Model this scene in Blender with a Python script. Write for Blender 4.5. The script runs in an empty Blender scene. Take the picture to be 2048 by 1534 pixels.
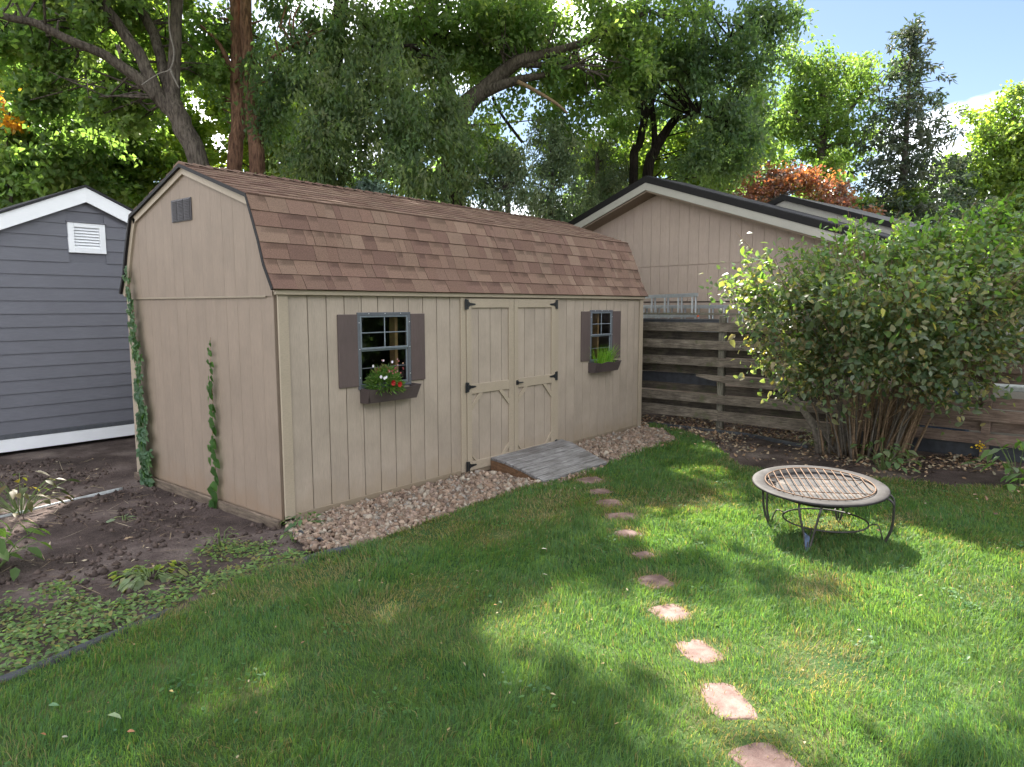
import bpy, math, random
import numpy as np
from mathutils import Matrix, Vector, Euler

random.seed(7)
rng = np.random.default_rng(11)
scene = bpy.context.scene
col = scene.collection

# ------------------------------------------------------------------ camera
cam_data = bpy.data.cameras.new("camera")
cam_data.sensor_width = 36.0
cam_data.lens = 24.735
cam_data.clip_start = 0.05
cam_data.clip_end = 600.0
cam = bpy.data.objects.new("camera", cam_data)
col.objects.link(cam)
YAW, PITCH, ROLL = 0.88252, -0.110254, -0.0013286
_f = Vector((math.sin(YAW) * math.cos(PITCH), math.cos(YAW) * math.cos(PITCH), math.sin(PITCH)))
_r = Vector((math.cos(YAW), -math.sin(YAW), 0))
_u = _r.cross(_f)
_R = _r * math.cos(ROLL) + _u * math.sin(ROLL)
_U = -_r * math.sin(ROLL) + _u * math.cos(ROLL)
m = Matrix((( _R.x, _U.x, -_f.x, -3.4851), (_R.y, _U.y, -_f.y, -5.5484), (_R.z, _U.z, -_f.z, 1.95465), (0, 0, 0, 1)))
cam.matrix_world = m
scene.camera = cam

# ------------------------------------------------------------------ sky, sun, exposure
SUN_EL = math.radians(46.0)
SUN_AZ = math.atan2(0.68, 0.73)            # clockwise from +Y
SUN_DIR = Vector((math.sin(SUN_AZ) * math.cos(SUN_EL), math.cos(SUN_AZ) * math.cos(SUN_EL), math.sin(SUN_EL)))
world = bpy.data.worlds.new("World")
scene.world = world
world.use_nodes = True
wn, wl = world.node_tree.nodes, world.node_tree.links
wn.clear()
w_out = wn.new("ShaderNodeOutputWorld")
w_bg = wn.new("ShaderNodeBackground")
w_bg.inputs["Strength"].default_value = 0.10
sky = wn.new("ShaderNodeTexSky")
sky.sky_type = 'NISHITA'
sky.sun_disc = False
sky.sun_elevation = SUN_EL
sky.sun_rotation = SUN_AZ
sky.air_density = 1.0
sky.dust_density = 0.3
sky.ozone_density = 1.5
w_tc = wn.new("ShaderNodeTexCoord")
w_sep = wn.new("ShaderNodeSeparateXYZ")
wl.new(w_tc.outputs["Generated"], w_sep.inputs[0])
w_mx = wn.new("ShaderNodeMath"); w_mx.operation = 'MAXIMUM'; w_mx.inputs[1].default_value = 0.06
wl.new(w_sep.outputs["Z"], w_mx.inputs[0])
w_ad = wn.new("ShaderNodeMath"); w_ad.operation = 'ADD'; w_ad.inputs[1].default_value = 0.25
wl.new(w_mx.outputs[0], w_ad.inputs[0])
w_dv = wn.new("ShaderNodeVectorMath"); w_dv.operation = 'DIVIDE'
w_cb = wn.new("ShaderNodeCombineXYZ")
for k in range(3):
    wl.new(w_ad.outputs[0], w_cb.inputs[k])
wl.new(w_tc.outputs["Generated"], w_dv.inputs[0]); wl.new(w_cb.outputs[0], w_dv.inputs[1])
w_ofs = wn.new("ShaderNodeVectorMath"); w_ofs.operation = 'ADD'; w_ofs.inputs[1].default_value = (-8.33, -0.52, 7.98)
wl.new(w_dv.outputs[0], w_ofs.inputs[0])
w_no = wn.new("ShaderNodeTexNoise"); w_no.inputs["Scale"].default_value = 1.7; w_no.inputs["Detail"].default_value = 7.0; w_no.inputs["Roughness"].default_value = 0.5
wl.new(w_ofs.outputs[0], w_no.inputs["Vector"])
w_rp = wn.new("ShaderNodeValToRGB")
w_rp.color_ramp.elements[0].position = 0.455; w_rp.color_ramp.elements[0].color = (0, 0, 0, 1)
w_rp.color_ramp.elements[1].position = 0.63; w_rp.color_ramp.elements[1].color = (0.9, 0.9, 0.9, 1)
wl.new(w_no.outputs[0], w_rp.inputs[0])
w_mix = wn.new("ShaderNodeMixRGB")
w_mix.inputs[2].default_value = (12.0, 12.0, 12.1, 1)
wl.new(w_rp.outputs[0], w_mix.inputs[0]); w_tint = wn.new("ShaderNodeMixRGB"); w_tint.blend_type = "MULTIPLY"; w_tint.inputs[0].default_value = 1.0; w_tint.inputs[2].default_value = (0.33, 0.318, 0.315, 1)
wl.new(sky.outputs[0], w_tint.inputs[1]); wl.new(w_tint.outputs[0], w_mix.inputs[1])
wl.new(w_mix.outputs[0], w_bg.inputs["Color"]); wl.new(w_bg.outputs[0], w_out.inputs[0])

sun_data = bpy.data.lights.new("sun", 'SUN')
sun_data.energy = 4.6
sun_data.angle = math.radians(0.53)
sun_data.color = (1.0, 0.94, 0.84)
sun = bpy.data.objects.new("sun", sun_data)
col.objects.link(sun)
sun.rotation_euler = SUN_DIR.to_track_quat('Z', 'Y').to_euler()
sun.location = SUN_DIR * 60

scene.view_settings.view_transform = 'Standard'
scene.view_settings.look = 'None'
scene.view_settings.exposure = 2.5
scene.view_settings.gamma = 1.0
scene.view_settings.use_curve_mapping = False
scene.cycles.max_bounces = 8
scene.cycles.diffuse_bounces = 4
scene.cycles.transparent_max_bounces = 12
scene.cycles.sample_clamp_indirect = 6.0
scene.cycles.use_denoising = True

# ------------------------------------------------------------------ materials
MATS = {}

def new_mat(name):
    mt = bpy.data.materials.new(name)
    mt.use_nodes = True
    nt = mt.node_tree
    b = nt.nodes["Principled BSDF"]
    MATS[name] = mt
    return mt, nt.nodes, nt.links, b

def ramp(N, stops):
    r = N.new("ShaderNodeValToRGB")
    el = r.color_ramp.elements
    while len(el) < len(stops):
        el.new(0.5)
    for e, (p, c) in zip(el, stops):
        e.position = p
        e.color = (c[0], c[1], c[2], 1)
    return r

def coords(N, L, kind="object", scale=(1, 1, 1), rand=True):
    """object coordinates shifted per object, or world position"""
    if kind == "world":
        g = N.new("ShaderNodeNewGeometry"); src = g.outputs["Position"]
    else:
        t = N.new("ShaderNodeTexCoord"); src = t.outputs["Object"]
    mp = N.new("ShaderNodeMapping"); mp.inputs["Scale"].default_value = scale
    if kind != "world" and rand:
        oi = N.new("ShaderNodeObjectInfo")
        mu = N.new("ShaderNodeMath"); mu.operation = 'MULTIPLY'; mu.inputs[1].default_value = 37.0
        L.new(oi.outputs["Random"], mu.inputs[0])
        ad = N.new("ShaderNodeVectorMath"); ad.operation = 'ADD'
        L.new(src, ad.inputs[0]); L.new(mu.outputs[0], ad.inputs[1]); src = ad.outputs[0]
    L.new(src, mp.inputs["Vector"])
    return mp.outputs[0]

def noise(N, L, vec, scale, detail=4.0, rough=0.55):
    n = N.new("ShaderNodeTexNoise")
    n.inputs["Scale"].default_value = scale; n.inputs["Detail"].default_value = detail; n.inputs["Roughness"].default_value = rough
    L.new(vec, n.inputs["Vector"])
    return n.outputs[0]

def mixc(N, L, fac, a, b, mode='MIX'):
    x = N.new("ShaderNodeMixRGB"); x.blend_type = mode
    for i, v in ((0, fac), (1, a), (2, b)):
        if hasattr(v, "is_linked"):
            L.new(v, x.inputs[i])
        elif i == 0:
            x.inputs[0].default_value = v
        else:
            x.inputs[i].default_value = (v[0], v[1], v[2], 1)
    return x.outputs[0]

def bump(N, L, b, h, strength=0.3, dist=0.01):
    bp = N.new("ShaderNodeBump"); bp.inputs["Strength"].default_value = strength; bp.inputs["Distance"].default_value = dist
    L.new(h, bp.inputs["Height"]); L.new(bp.outputs[0], b.inputs["Normal"])

def paint_mat(name, c, var=0.12, rough=0.55, grain=(14, 14, 90), dirt=None, bstr=0.25, spec=0.3):
    """painted board: fine grain relief, faint fading, a little grime"""
    mt, N, L, b = new_mat(name)
    v = coords(N, L, "object", (1, 1, 1))
    vg = coords(N, L, "object", grain)
    big = noise(N, L, v, 2.3, 5)
    fine = noise(N, L, vg, 3.0, 4)
    lo = tuple(x * (1 - var) for x in c); hi = tuple(min(1, x * (1 + var)) for x in c)
    r = ramp(N, [(0.3, lo), (0.7, hi)]); L.new(big, r.inputs[0])
    out = mixc(N, L, 0.22, r.outputs[0], fine, 'OVERLAY')
    if grain[2] < 10:
        vs = coords(N, L, "object", (16, 16, 0.55))
        sn = noise(N, L, vs, 1.6, 5, 0.6)
        sr = ramp(N, [(0.34, (0.72, 0.70, 0.68)), (0.58, (1, 1, 1))]); L.new(sn, sr.inputs[0])
        out = mixc(N, L, 0.16, out, sr.outputs[0], 'MULTIPLY')
    if dirt:
        vw = coords(N, L, "world", (1, 1, 1))
        sp = N.new("ShaderNodeSeparateXYZ"); L.new(vw, sp.inputs[0])
        nz = noise(N, L, vw, 5.0, 5)
        ma = N.new("ShaderNodeMath"); ma.operation = 'MULTIPLY_ADD'; ma.inputs[1].default_value = 0.5
        L.new(nz, ma.inputs[0]); L.new(sp.outputs["Z"], ma.inputs[2])
        rr = ramp(N, [(0.22, (0.8, 0.8, 0.8)), (0.55, (0, 0, 0))]); L.new(ma.outputs[0], rr.inputs[0])
        out = mixc(N, L, rr.outputs[0], out, dirt)
    L.new(out, b.inputs["Base Color"])
    b.inputs["Roughness"].default_value = rough
    b.inputs["Specular IOR Level"].default_value = spec
    bump(N, L, b, fine, bstr, 0.004)
    return mt

def wood_mat(name, stops, stretch, rough=0.85, moss=None, bstr=0.6, dark=(0.02, 0.018, 0.016), darkamt=0.55):
    """weathered timber; stretch = scale vector with the small number along the grain"""
    mt, N, L, b = new_mat(name)
    v = coords(N, L, "object", stretch)
    v1 = coords(N, L, "object", (1, 1, 1))
    gr = noise(N, L, v, 6.0, 7, 0.65)
    r = ramp(N, stops); L.new(gr, r.inputs[0])
    pat = noise(N, L, v1, 3.0, 6, 0.6)
    pr = ramp(N, [(0.42, (0, 0, 0)), (0.68, (darkamt, darkamt, darkamt))]); L.new(pat, pr.inputs[0])
    out = mixc(N, L, pr.outputs[0], r.outputs[0], dark)
    cr = noise(N, L, v, 17.0, 3, 0.6)
    crr = ramp(N, [(0.33, (0.75, 0.75, 0.75)), (0.41, (0, 0, 0))]); L.new(cr, crr.inputs[0])
    out = mixc(N, L, crr.outputs[0], out, dark)
    if moss:
        mo = noise(N, L, v1, 4.5, 4)
        mr = ramp(N, [(0.58, (0, 0, 0)), (0.72, (0.6, 0.6, 0.6))]); L.new(mo, mr.inputs[0])
        out = mixc(N, L, mr.outputs[0], out, moss)
    L.new(out, b.inputs["Base Color"])
    b.inputs["Roughness"].default_value = rough
    b.inputs["Specular IOR Level"].default_value = 0.2
    bump(N, L, b, gr, bstr, 0.006)
    return mt

def leaf_mat(name, trans=0.42, tint=(1.5, 1.6, 0.7), rough=0.5, spec=0.3):
    """leaf colour comes from the per-leaf attribute 'Col'; light passes through"""
    mt, N, L, b = new_mat(name)
    at = N.new("ShaderNodeAttribute"); at.attribute_name = "Col"
    L.new(at.outputs["Color"], b.inputs["Base Color"])
    b.inputs["Roughness"].default_value = rough
    b.inputs["Specular IOR Level"].default_value = spec
    tr = N.new("ShaderNodeBsdfTranslucent")
    tc = mixc(N, L, 1.0, at.outputs["Color"], tint, 'MULTIPLY')
    L.new(tc, tr.inputs["Color"])
    mx = N.new("ShaderNodeMixShader"); mx.inputs[0].default_value = trans
    L.new(b.outputs[0], mx.inputs[1]); L.new(tr.outputs[0], mx.inputs[2])
    L.new(mx.outputs[0], N["Material Output"].inputs[0])
    return mt

def bark_mat(name, a, c, bstr=1.0):
    mt, N, L, b = new_mat(name)
    v = coords(N, L, "world", (9, 9, 1.6))
    n1 = noise(N, L, v, 3.0, 8, 0.65)
    v2 = coords(N, L, "world", (1, 1, 1))
    n2 = noise(N, L, v2, 2.2, 4)
    r = ramp(N, [(0.36, a), (0.62, c)]); L.new(n1, r.inputs[0])
    out = mixc(N, L, n2, r.outputs[0], tuple(x * 0.55 for x in a))
    L.new(out, b.inputs["Base Color"]); b.inputs["Roughness"].default_value = 0.95
    b.inputs["Specular IOR Level"].default_value = 0.1
    bump(N, L, b, n1, bstr, 0.04)
    return mt

def plain_mat(name, c, rough=0.5, metal=0.0, spec=0.4, nscale=25.0, var=0.25, bstr=0.15):
    mt, N, L, b = new_mat(name)
    v = coords(N, L, "object", (1, 1, 1))
    n = noise(N, L, v, nscale, 5)
    r = ramp(N, [(0.3, tuple(x * (1 - var) for x in c)), (0.7, tuple(min(1, x * (1 + var)) for x in c))]); L.new(n, r.inputs[0])
    L.new(r.outputs[0], b.inputs["Base Color"])
    b.inputs["Roughness"].default_value = rough; b.inputs["Metallic"].default_value = metal
    b.inputs["Specular IOR Level"].default_value = spec
    bump(N, L, b, n, bstr, 0.002)
    return mt

def attr_mat(name, rough=0.9, nscale=60.0, bstr=0.5, amt=0.5, spec=0.2):
    """colour from attribute 'Col' broken up by fine speckle"""
    mt, N, L, b = new_mat(name)
    at = N.new("ShaderNodeAttribute"); at.attribute_name = "Col"
    v = coords(N, L, "world", (1, 1, 1))
    n = noise(N, L, v, nscale, 3, 0.7)
    out = mixc(N, L, amt, at.outputs["Color"], n, 'OVERLAY')
    L.new(out, b.inputs["Base Color"]); b.inputs["Roughness"].default_value = rough
    b.inputs["Specular IOR Level"].default_value = spec
    bump(N, L, b, n, bstr, 0.004)
    return mt

TAN = (0.305, 0.25, 0.2)
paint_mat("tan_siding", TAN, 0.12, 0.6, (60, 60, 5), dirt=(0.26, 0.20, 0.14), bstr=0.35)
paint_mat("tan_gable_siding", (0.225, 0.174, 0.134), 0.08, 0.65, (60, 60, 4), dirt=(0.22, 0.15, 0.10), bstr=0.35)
paint_mat("tan_trim", (0.305, 0.25, 0.187), 0.06, 0.55, (12, 40, 40), bstr=0.15)
paint_mat("tan_trim_base", (0.245, 0.20, 0.147), 0.12, 0.6, (6, 40, 40), dirt=(0.2, 0.15, 0.1), bstr=0.2)
paint_mat("shutter_paint", (0.085, 0.062, 0.058), 0.1, 0.5, (60, 60, 4), bstr=0.3)
paint_mat("planter_paint", (0.062, 0.047, 0.045), 0.2, 0.45, (8, 50, 50), bstr=0.2)
paint_mat("slate_siding", (0.135, 0.136, 0.158), 0.05, 0.55, (3, 50, 60), bstr=0.2)
paint_mat("white_paint", (0.78, 0.79, 0.82), 0.04, 0.45, (4, 40, 40), bstr=0.1)
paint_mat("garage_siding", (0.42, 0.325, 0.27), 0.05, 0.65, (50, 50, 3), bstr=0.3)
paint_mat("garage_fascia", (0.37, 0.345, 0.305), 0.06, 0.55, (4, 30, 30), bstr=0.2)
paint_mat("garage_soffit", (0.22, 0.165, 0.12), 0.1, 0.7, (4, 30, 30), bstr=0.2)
plain_mat("dark_metal_edge", (0.013, 0.0115, 0.012), 0.6, 0.0, 0.2, 20, 0.2)
plain_mat("dark_roofing", (0.035, 0.034, 0.038), 0.9, 0.0, 0.15, 60, 0.35, 0.5)
plain_mat("black_iron", (0.012, 0.013, 0.015), 0.45, 0.2, 0.5, 40, 0.3)
plain_mat("aluminium", (0.42, 0.46, 0.50), 0.35, 0.75, 0.5, 18, 0.12)
plain_mat("grey_window_frame", (0.105, 0.112, 0.128), 0.4, 0.3, 0.5, 20, 0.12)
plain_mat("brushed_sash", (0.18, 0.205, 0.235), 0.35, 0.4, 0.5, 20, 0.12)
plain_mat("vent_plastic", (0.055, 0.05, 0.055), 0.5, 0.0, 0.4, 20, 0.15)
plain_mat("interior_dark", (0.03, 0.026, 0.022), 0.9)
plain_mat("stud_wood", (0.34, 0.19, 0.075), 0.7, 0, 0.3, 14, 0.25)
plain_mat("screw_metal", (0.6, 0.6, 0.62), 0.35, 0.8)
plain_mat("black_plastic", (0.028, 0.03, 0.036), 0.5, 0.0, 0.45, 12, 0.4)
plain_mat("dark_soil", (0.016, 0.012, 0.010), 0.95, 0, 0.1, 30, 0.5, 0.8)
plain_mat("ladder_metal", (0.50, 0.52, 0.54), 0.4, 0.6, 0.5, 14, 0.15)
plain_mat("orange_plastic", (0.55, 0.12, 0.05), 0.5)
plain_mat("blue_plastic", (0.10, 0.16, 0.27), 0.45)
plain_mat("red_plastic", (0.32, 0.02, 0.03), 0.45)
plain_mat("white_plastic", (0.42, 0.44, 0.45), 0.4)
plain_mat("brass_button", (0.5, 0.5, 0.45), 0.35, 0.6)
wood_mat("fence_wood", [(0.25, (0.0581, 0.0468, 0.0375)), (0.5, (0.1676, 0.1380, 0.1080)), (0.75, (0.3223, 0.2774, 0.2231))], (10, 0.7, 10), moss=(0.0773, 0.0925, 0.0352))
wood_mat("fence_wood_stain_shade", [(0.25, (0.0276, 0.0224, 0.0174)), (0.5, (0.0782, 0.0626, 0.0480)), (0.75, (0.1472, 0.1251, 0.0958))], (10, 0.7, 10), moss=(0.0460, 0.0554, 0.0193), darkamt=0.75)  # back boards: dark stains, plus the shade between boards put into the colour
wood_mat("fence_wood_brown", [(0.25, (0.0608, 0.0418, 0.0332)), (0.5, (0.1701, 0.1184, 0.0919)), (0.75, (0.3038, 0.2264, 0.1771))], (10, 0.7, 10), darkamt=0.35)
wood_mat("fence_post_wood", [(0.25, (0.0540, 0.0498, 0.0402)), (0.5, (0.1458, 0.1328, 0.1033)), (0.75, (0.2484, 0.2325, 0.1836))], (10, 10, 0.8), moss=(0.0810, 0.0941, 0.0402), darkamt=0.35)
wood_mat("ramp_wood", [(0.28, (0.0750, 0.0660, 0.0607)), (0.5, (0.1900, 0.1814, 0.1794)), (0.74, (0.3600, 0.3492, 0.3450))], (0.6, 9, 9), darkamt=0.6, dark=(0.0600, 0.0485, 0.0423))
wood_mat("ramp_side_wood", [(0.3, (0.10, 0.055, 0.03)), (0.7, (0.22, 0.125, 0.07))], (9, 0.8, 9), darkamt=0.3)
wood_mat("skid_timber", [(0.3, (0.07, 0.05, 0.038)), (0.7, (0.20, 0.155, 0.115))], (9, 0.7, 9), darkamt=0.35)
leaf_mat("leaf", 0.55, (2.0, 2.15, 0.95))
leaf_mat("leaf_conifer", 0.3, (1.4, 1.5, 0.8), 0.6)
leaf_mat("leaf_glossy", 0.5, (2.2, 2.4, 0.7), 0.42, 0.4)
leaf_mat("leaf_copper", 0.4, (2.2, 1.3, 0.7), 0.35, 0.6)
leaf_mat("petal", 0.3, (1.2, 1.0, 1.0), 0.6)
leaf_mat("grass_blade", 0.45, (1.9, 1.8, 0.85), 0.55, 0.25)
bark_mat("bark_dark", (0.0525, 0.0420, 0.0360), (0.2250, 0.1875, 0.1575))
bark_mat("bark_red", (0.0990, 0.0540, 0.0396), (0.4320, 0.2430, 0.1620))
bark_mat("bark_grey", (0.0780, 0.0676, 0.0585), (0.2210, 0.1950, 0.1690))
bark_mat("bark_black", (0.014, 0.011, 0.010), (0.06, 0.048, 0.04))
plain_mat("stem_brown", (0.20, 0.135, 0.085), 0.8, 0, 0.2, 30, 0.45)
plain_mat("stem_grey", (0.13, 0.11, 0.09), 0.85, 0, 0.2, 30, 0.4)
plain_mat("stem_green", (0.09, 0.13, 0.04), 0.6, 0, 0.3, 30, 0.3)
plain_mat("dead_twig", (0.17, 0.15, 0.135), 0.85, 0, 0.2, 30, 0.3)
attr_mat("gravel_stone", 0.85, 90, 0.6, 0.35)
attr_mat("shingle", 0.95, 130, 0.8, 0.75, 0.15)
attr_mat("litter", 0.9, 80, 0.2, 0.3)

def stone_mat():
    mt, N, L, b = new_mat("red_flagstone")
    v = coords(N, L, "world", (1, 1, 1))
    n = noise(N, L, v, 9.0, 6, 0.6); f = noise(N, L, v, 140.0, 3, 0.7)
    r = ramp(N, [(0.3, (0.075, 0.047, 0.040)), (0.48, (0.14, 0.090, 0.079)), (0.70, (0.215, 0.155, 0.135))]); L.new(n, r.inputs[0])
    out = mixc(N, L, 0.45, r.outputs[0], f, 'OVERLAY')
    L.new(out, b.inputs["Base Color"]); b.inputs["Roughness"].default_value = 0.9; b.inputs["Specular IOR Level"].default_value = 0.2
    bump(N, L, b, f, 0.5, 0.004)
stone_mat()

def soil_mat():
    mt, N, L, b = new_mat("soil")
    v = coords(N, L, "world", (1, 1, 1))
    n = noise(N, L, v, 1.3, 6, 0.6); f = noise(N, L, v, 42.0, 6, 0.7); k = noise(N, L, v, 150.0, 2, 0.6)
    r = ramp(N, [(0.32, (0.033, 0.025, 0.022)), (0.5, (0.080, 0.060, 0.055)), (0.68, (0.17, 0.136, 0.122))]); L.new(n, r.inputs[0])
    out = mixc(N, L, 0.6, r.outputs[0], f, 'OVERLAY')
    kr = ramp(N, [(0.66, (0, 0, 0)), (0.72, (0.7, 0.7, 0.7))]); L.new(k, kr.inputs[0])
    out = mixc(N, L, kr.outputs[0], out, (0.32, 0.25, 0.18))
    L.new(out, b.inputs["Base Color"]); b.inputs["Roughness"].default_value = 0.95; b.inputs["Specular IOR Level"].default_value = 0.1
    bump(N, L, b, f, 1.0, 0.03)
soil_mat()

def turf_mat():
    mt, N, L, b = new_mat("turf")
    v = coords(N, L, "world", (1, 1, 1))
    n = noise(N, L, v, 1.4, 6, 0.6); f = noise(N, L, v, 70.0, 5, 0.7)
    r = ramp(N, [(0.35, (0.025, 0.06, 0.018)), (0.58, (0.055, 0.085, 0.026)), (0.75, (0.14, 0.125, 0.06))]); L.new(n, r.inputs[0])
    out = mixc(N, L, 0.6, r.outputs[0], f, 'OVERLAY')
    L.new(out, b.inputs["Base Color"]); b.inputs["Roughness"].default_value = 0.95; b.inputs["Specular IOR Level"].default_value = 0.1
    bump(N, L, b, f, 0.8, 0.02)
turf_mat()

def far_ground_mat():
    mt, N, L, b = new_mat("far_ground")
    v = coords(N, L, "world", (1, 1, 1))
    n = noise(N, L, v, 0.6, 6, 0.6)
    r = ramp(N, [(0.35, (0.04, 0.05, 0.02)), (0.65, (0.09, 0.075, 0.05))]); L.new(n, r.inputs[0])
    L.new(r.outputs[0], b.inputs["Base Color"]); b.inputs["Roughness"].default_value = 0.95
far_ground_mat()

def gravel_base_mat():
    mt, N, L, b = new_mat("gravel_base")
    v = coords(N, L, "world", (1, 1, 1))
    f = noise(N, L, v, 60.0, 4, 0.7)
    r = ramp(N, [(0.35, (0.09, 0.062, 0.05)), (0.65, (0.22, 0.16, 0.13))]); L.new(f, r.inputs[0])
    L.new(r.outputs[0], b.inputs["Base Color"]); b.inputs["Roughness"].default_value = 0.95
    bump(N, L, b, f, 0.8, 0.02)
gravel_base_mat()

def glass_mat():
    mt, N, L, b = new_mat("window_glass")
    N.remove(b)
    g = N.new("ShaderNodeBsdfGlossy"); g.inputs["Roughness"].default_value = 0.02; g.inputs["Color"].default_value = (0.8, 0.86, 0.95, 1)
    t = N.new("ShaderNodeBsdfTransparent"); t.inputs["Color"].default_value = (0.75, 0.8, 0.85, 1)
    fr = N.new("ShaderNodeFresnel"); fr.inputs["IOR"].default_value = 1.5
    mu = N.new("ShaderNodeMath"); mu.operation = 'MULTIPLY'; mu.inputs[1].default_value = 0.8; L.new(fr.outputs[0], mu.inputs[0])
    mx = N.new("ShaderNodeMixShader"); L.new(mu.outputs[0], mx.inputs[0]); L.new(t.outputs[0], mx.inputs[1]); L.new(g.outputs[0], mx.inputs[2])
    L.new(mx.outputs[0], N["Material Output"].inputs[0])
glass_mat()

def bowl_mat():
    mt, N, L, b = new_mat("weathered_steel")
    v = coords(N, L, "object", (1, 1, 1))
    n = noise(N, L, v, 6.0, 7, 0.62); f = noise(N, L, v, 60.0, 4, 0.6)
    r = ramp(N, [(0.32, (0.013, 0.010, 0.009)), (0.5, (0.026, 0.0235, 0.024)), (0.68, (0.046, 0.043, 0.045))]); L.new(n, r.inputs[0])
    out = mixc(N, L, 0.3, r.outputs[0], f, 'OVERLAY')
    L.new(out, b.inputs["Base Color"]); b.inputs["Roughness"].default_value = 0.7; b.inputs["Specular IOR Level"].default_value = 0.2
    bump(N, L, b, f, 0.3, 0.003)
bowl_mat()

def ash_mat():
    mt, N, L, b = new_mat("ash_bed")
    v = coords(N, L, "object", (1, 1, 1))
    n = noise(N, L, v, 5.0, 6, 0.6)
    r = ramp(N, [(0.42, (0.03, 0.029, 0.031)), (0.52, (0.045, 0.041, 0.039)), (0.66, (0.11, 0.096, 0.085))]); L.new(n, r.inputs[0])
    L.new(r.outputs[0], b.inputs["Base Color"]); b.inputs["Roughness"].default_value = 0.9
    bump(N, L, b, n, 0.8, 0.02)
ash_mat()
plain_mat("rusty_wire", (0.10, 0.055, 0.03), 0.7, 0.2, 0.3, 30, 0.4)
plain_mat("painted_iron", (0.045, 0.04, 0.038), 0.5, 0.2, 0.4, 22, 0.5)
plain_mat("blue_iron", (0.05, 0.075, 0.13), 0.5, 0.2, 0.4, 22, 0.5)

# ------------------------------------------------------------------ mesh helpers
def tag(o, label=None, cat=None, group=None, kind=None):
    if label: o["label"] = label
    if cat: o["category"] = cat
    if group: o["group"] = group
    if kind: o["kind"] = kind
    return o

def empty(name, loc=(0, 0, 0), rz=0.0):
    o = bpy.data.objects.new(name, None)
    o.empty_display_size = 0.2
    o.location = loc
    o.rotation_euler = (0, 0, rz)
    col.objects.link(o)
    return o

def mesh_obj(name, V, F, mats, parent=None, smooth=False, mi=None, colr=None):
    me = bpy.data.meshes.new(name)
    V = np.asarray(V, dtype=np.float32).reshape(-1, 3)
    if isinstance(F, np.ndarray):
        k = F.shape[1]
        me.vertices.add(len(V)); me.vertices.foreach_set("co", V.ravel())
        me.loops.add(F.size); me.loops.foreach_set("vertex_index", F.ravel().astype(np.int32))
        me.polygons.add(len(F))
        me.polygons.foreach_set("loop_start", np.arange(0, F.size, k, dtype=np.int32))
        me.update(calc_edges=True)
    else:
        me.from_pydata(V.tolist(), [], [list(f) for f in F])
    if isinstance(mats, str):
        mats = [mats]
    for k in mats:
        me.materials.append(MATS[k])
    if mi is not None:
        me.polygons.foreach_set("material_index", np.asarray(mi, dtype=np.int32))
    if smooth:
        me.polygons.foreach_set("use_smooth", np.ones(len(me.polygons), dtype=bool))
    if colr is not None:
        a = me.attributes.new("Col", 'FLOAT_COLOR', 'POINT')
        c = np.ones((len(V), 4), dtype=np.float32); c[:, :3] = np.asarray(colr, dtype=np.float32)
        a.data.foreach_set("color", c.ravel())
    me.validate()
    o = bpy.data.objects.new(name, me)
    col.objects.link(o)
    if parent is not None:
        o.parent = parent
    return o

def link_copy(o, parent=None, loc=None, rot=None, scale=None):
    c = o.copy()
    col.objects.link(c)
    if parent is not None: c.parent = parent
    if loc is not None: c.location = loc
    if rot is not None: c.rotation_euler = rot
    if scale is not None: c.scale = scale
    return c

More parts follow.
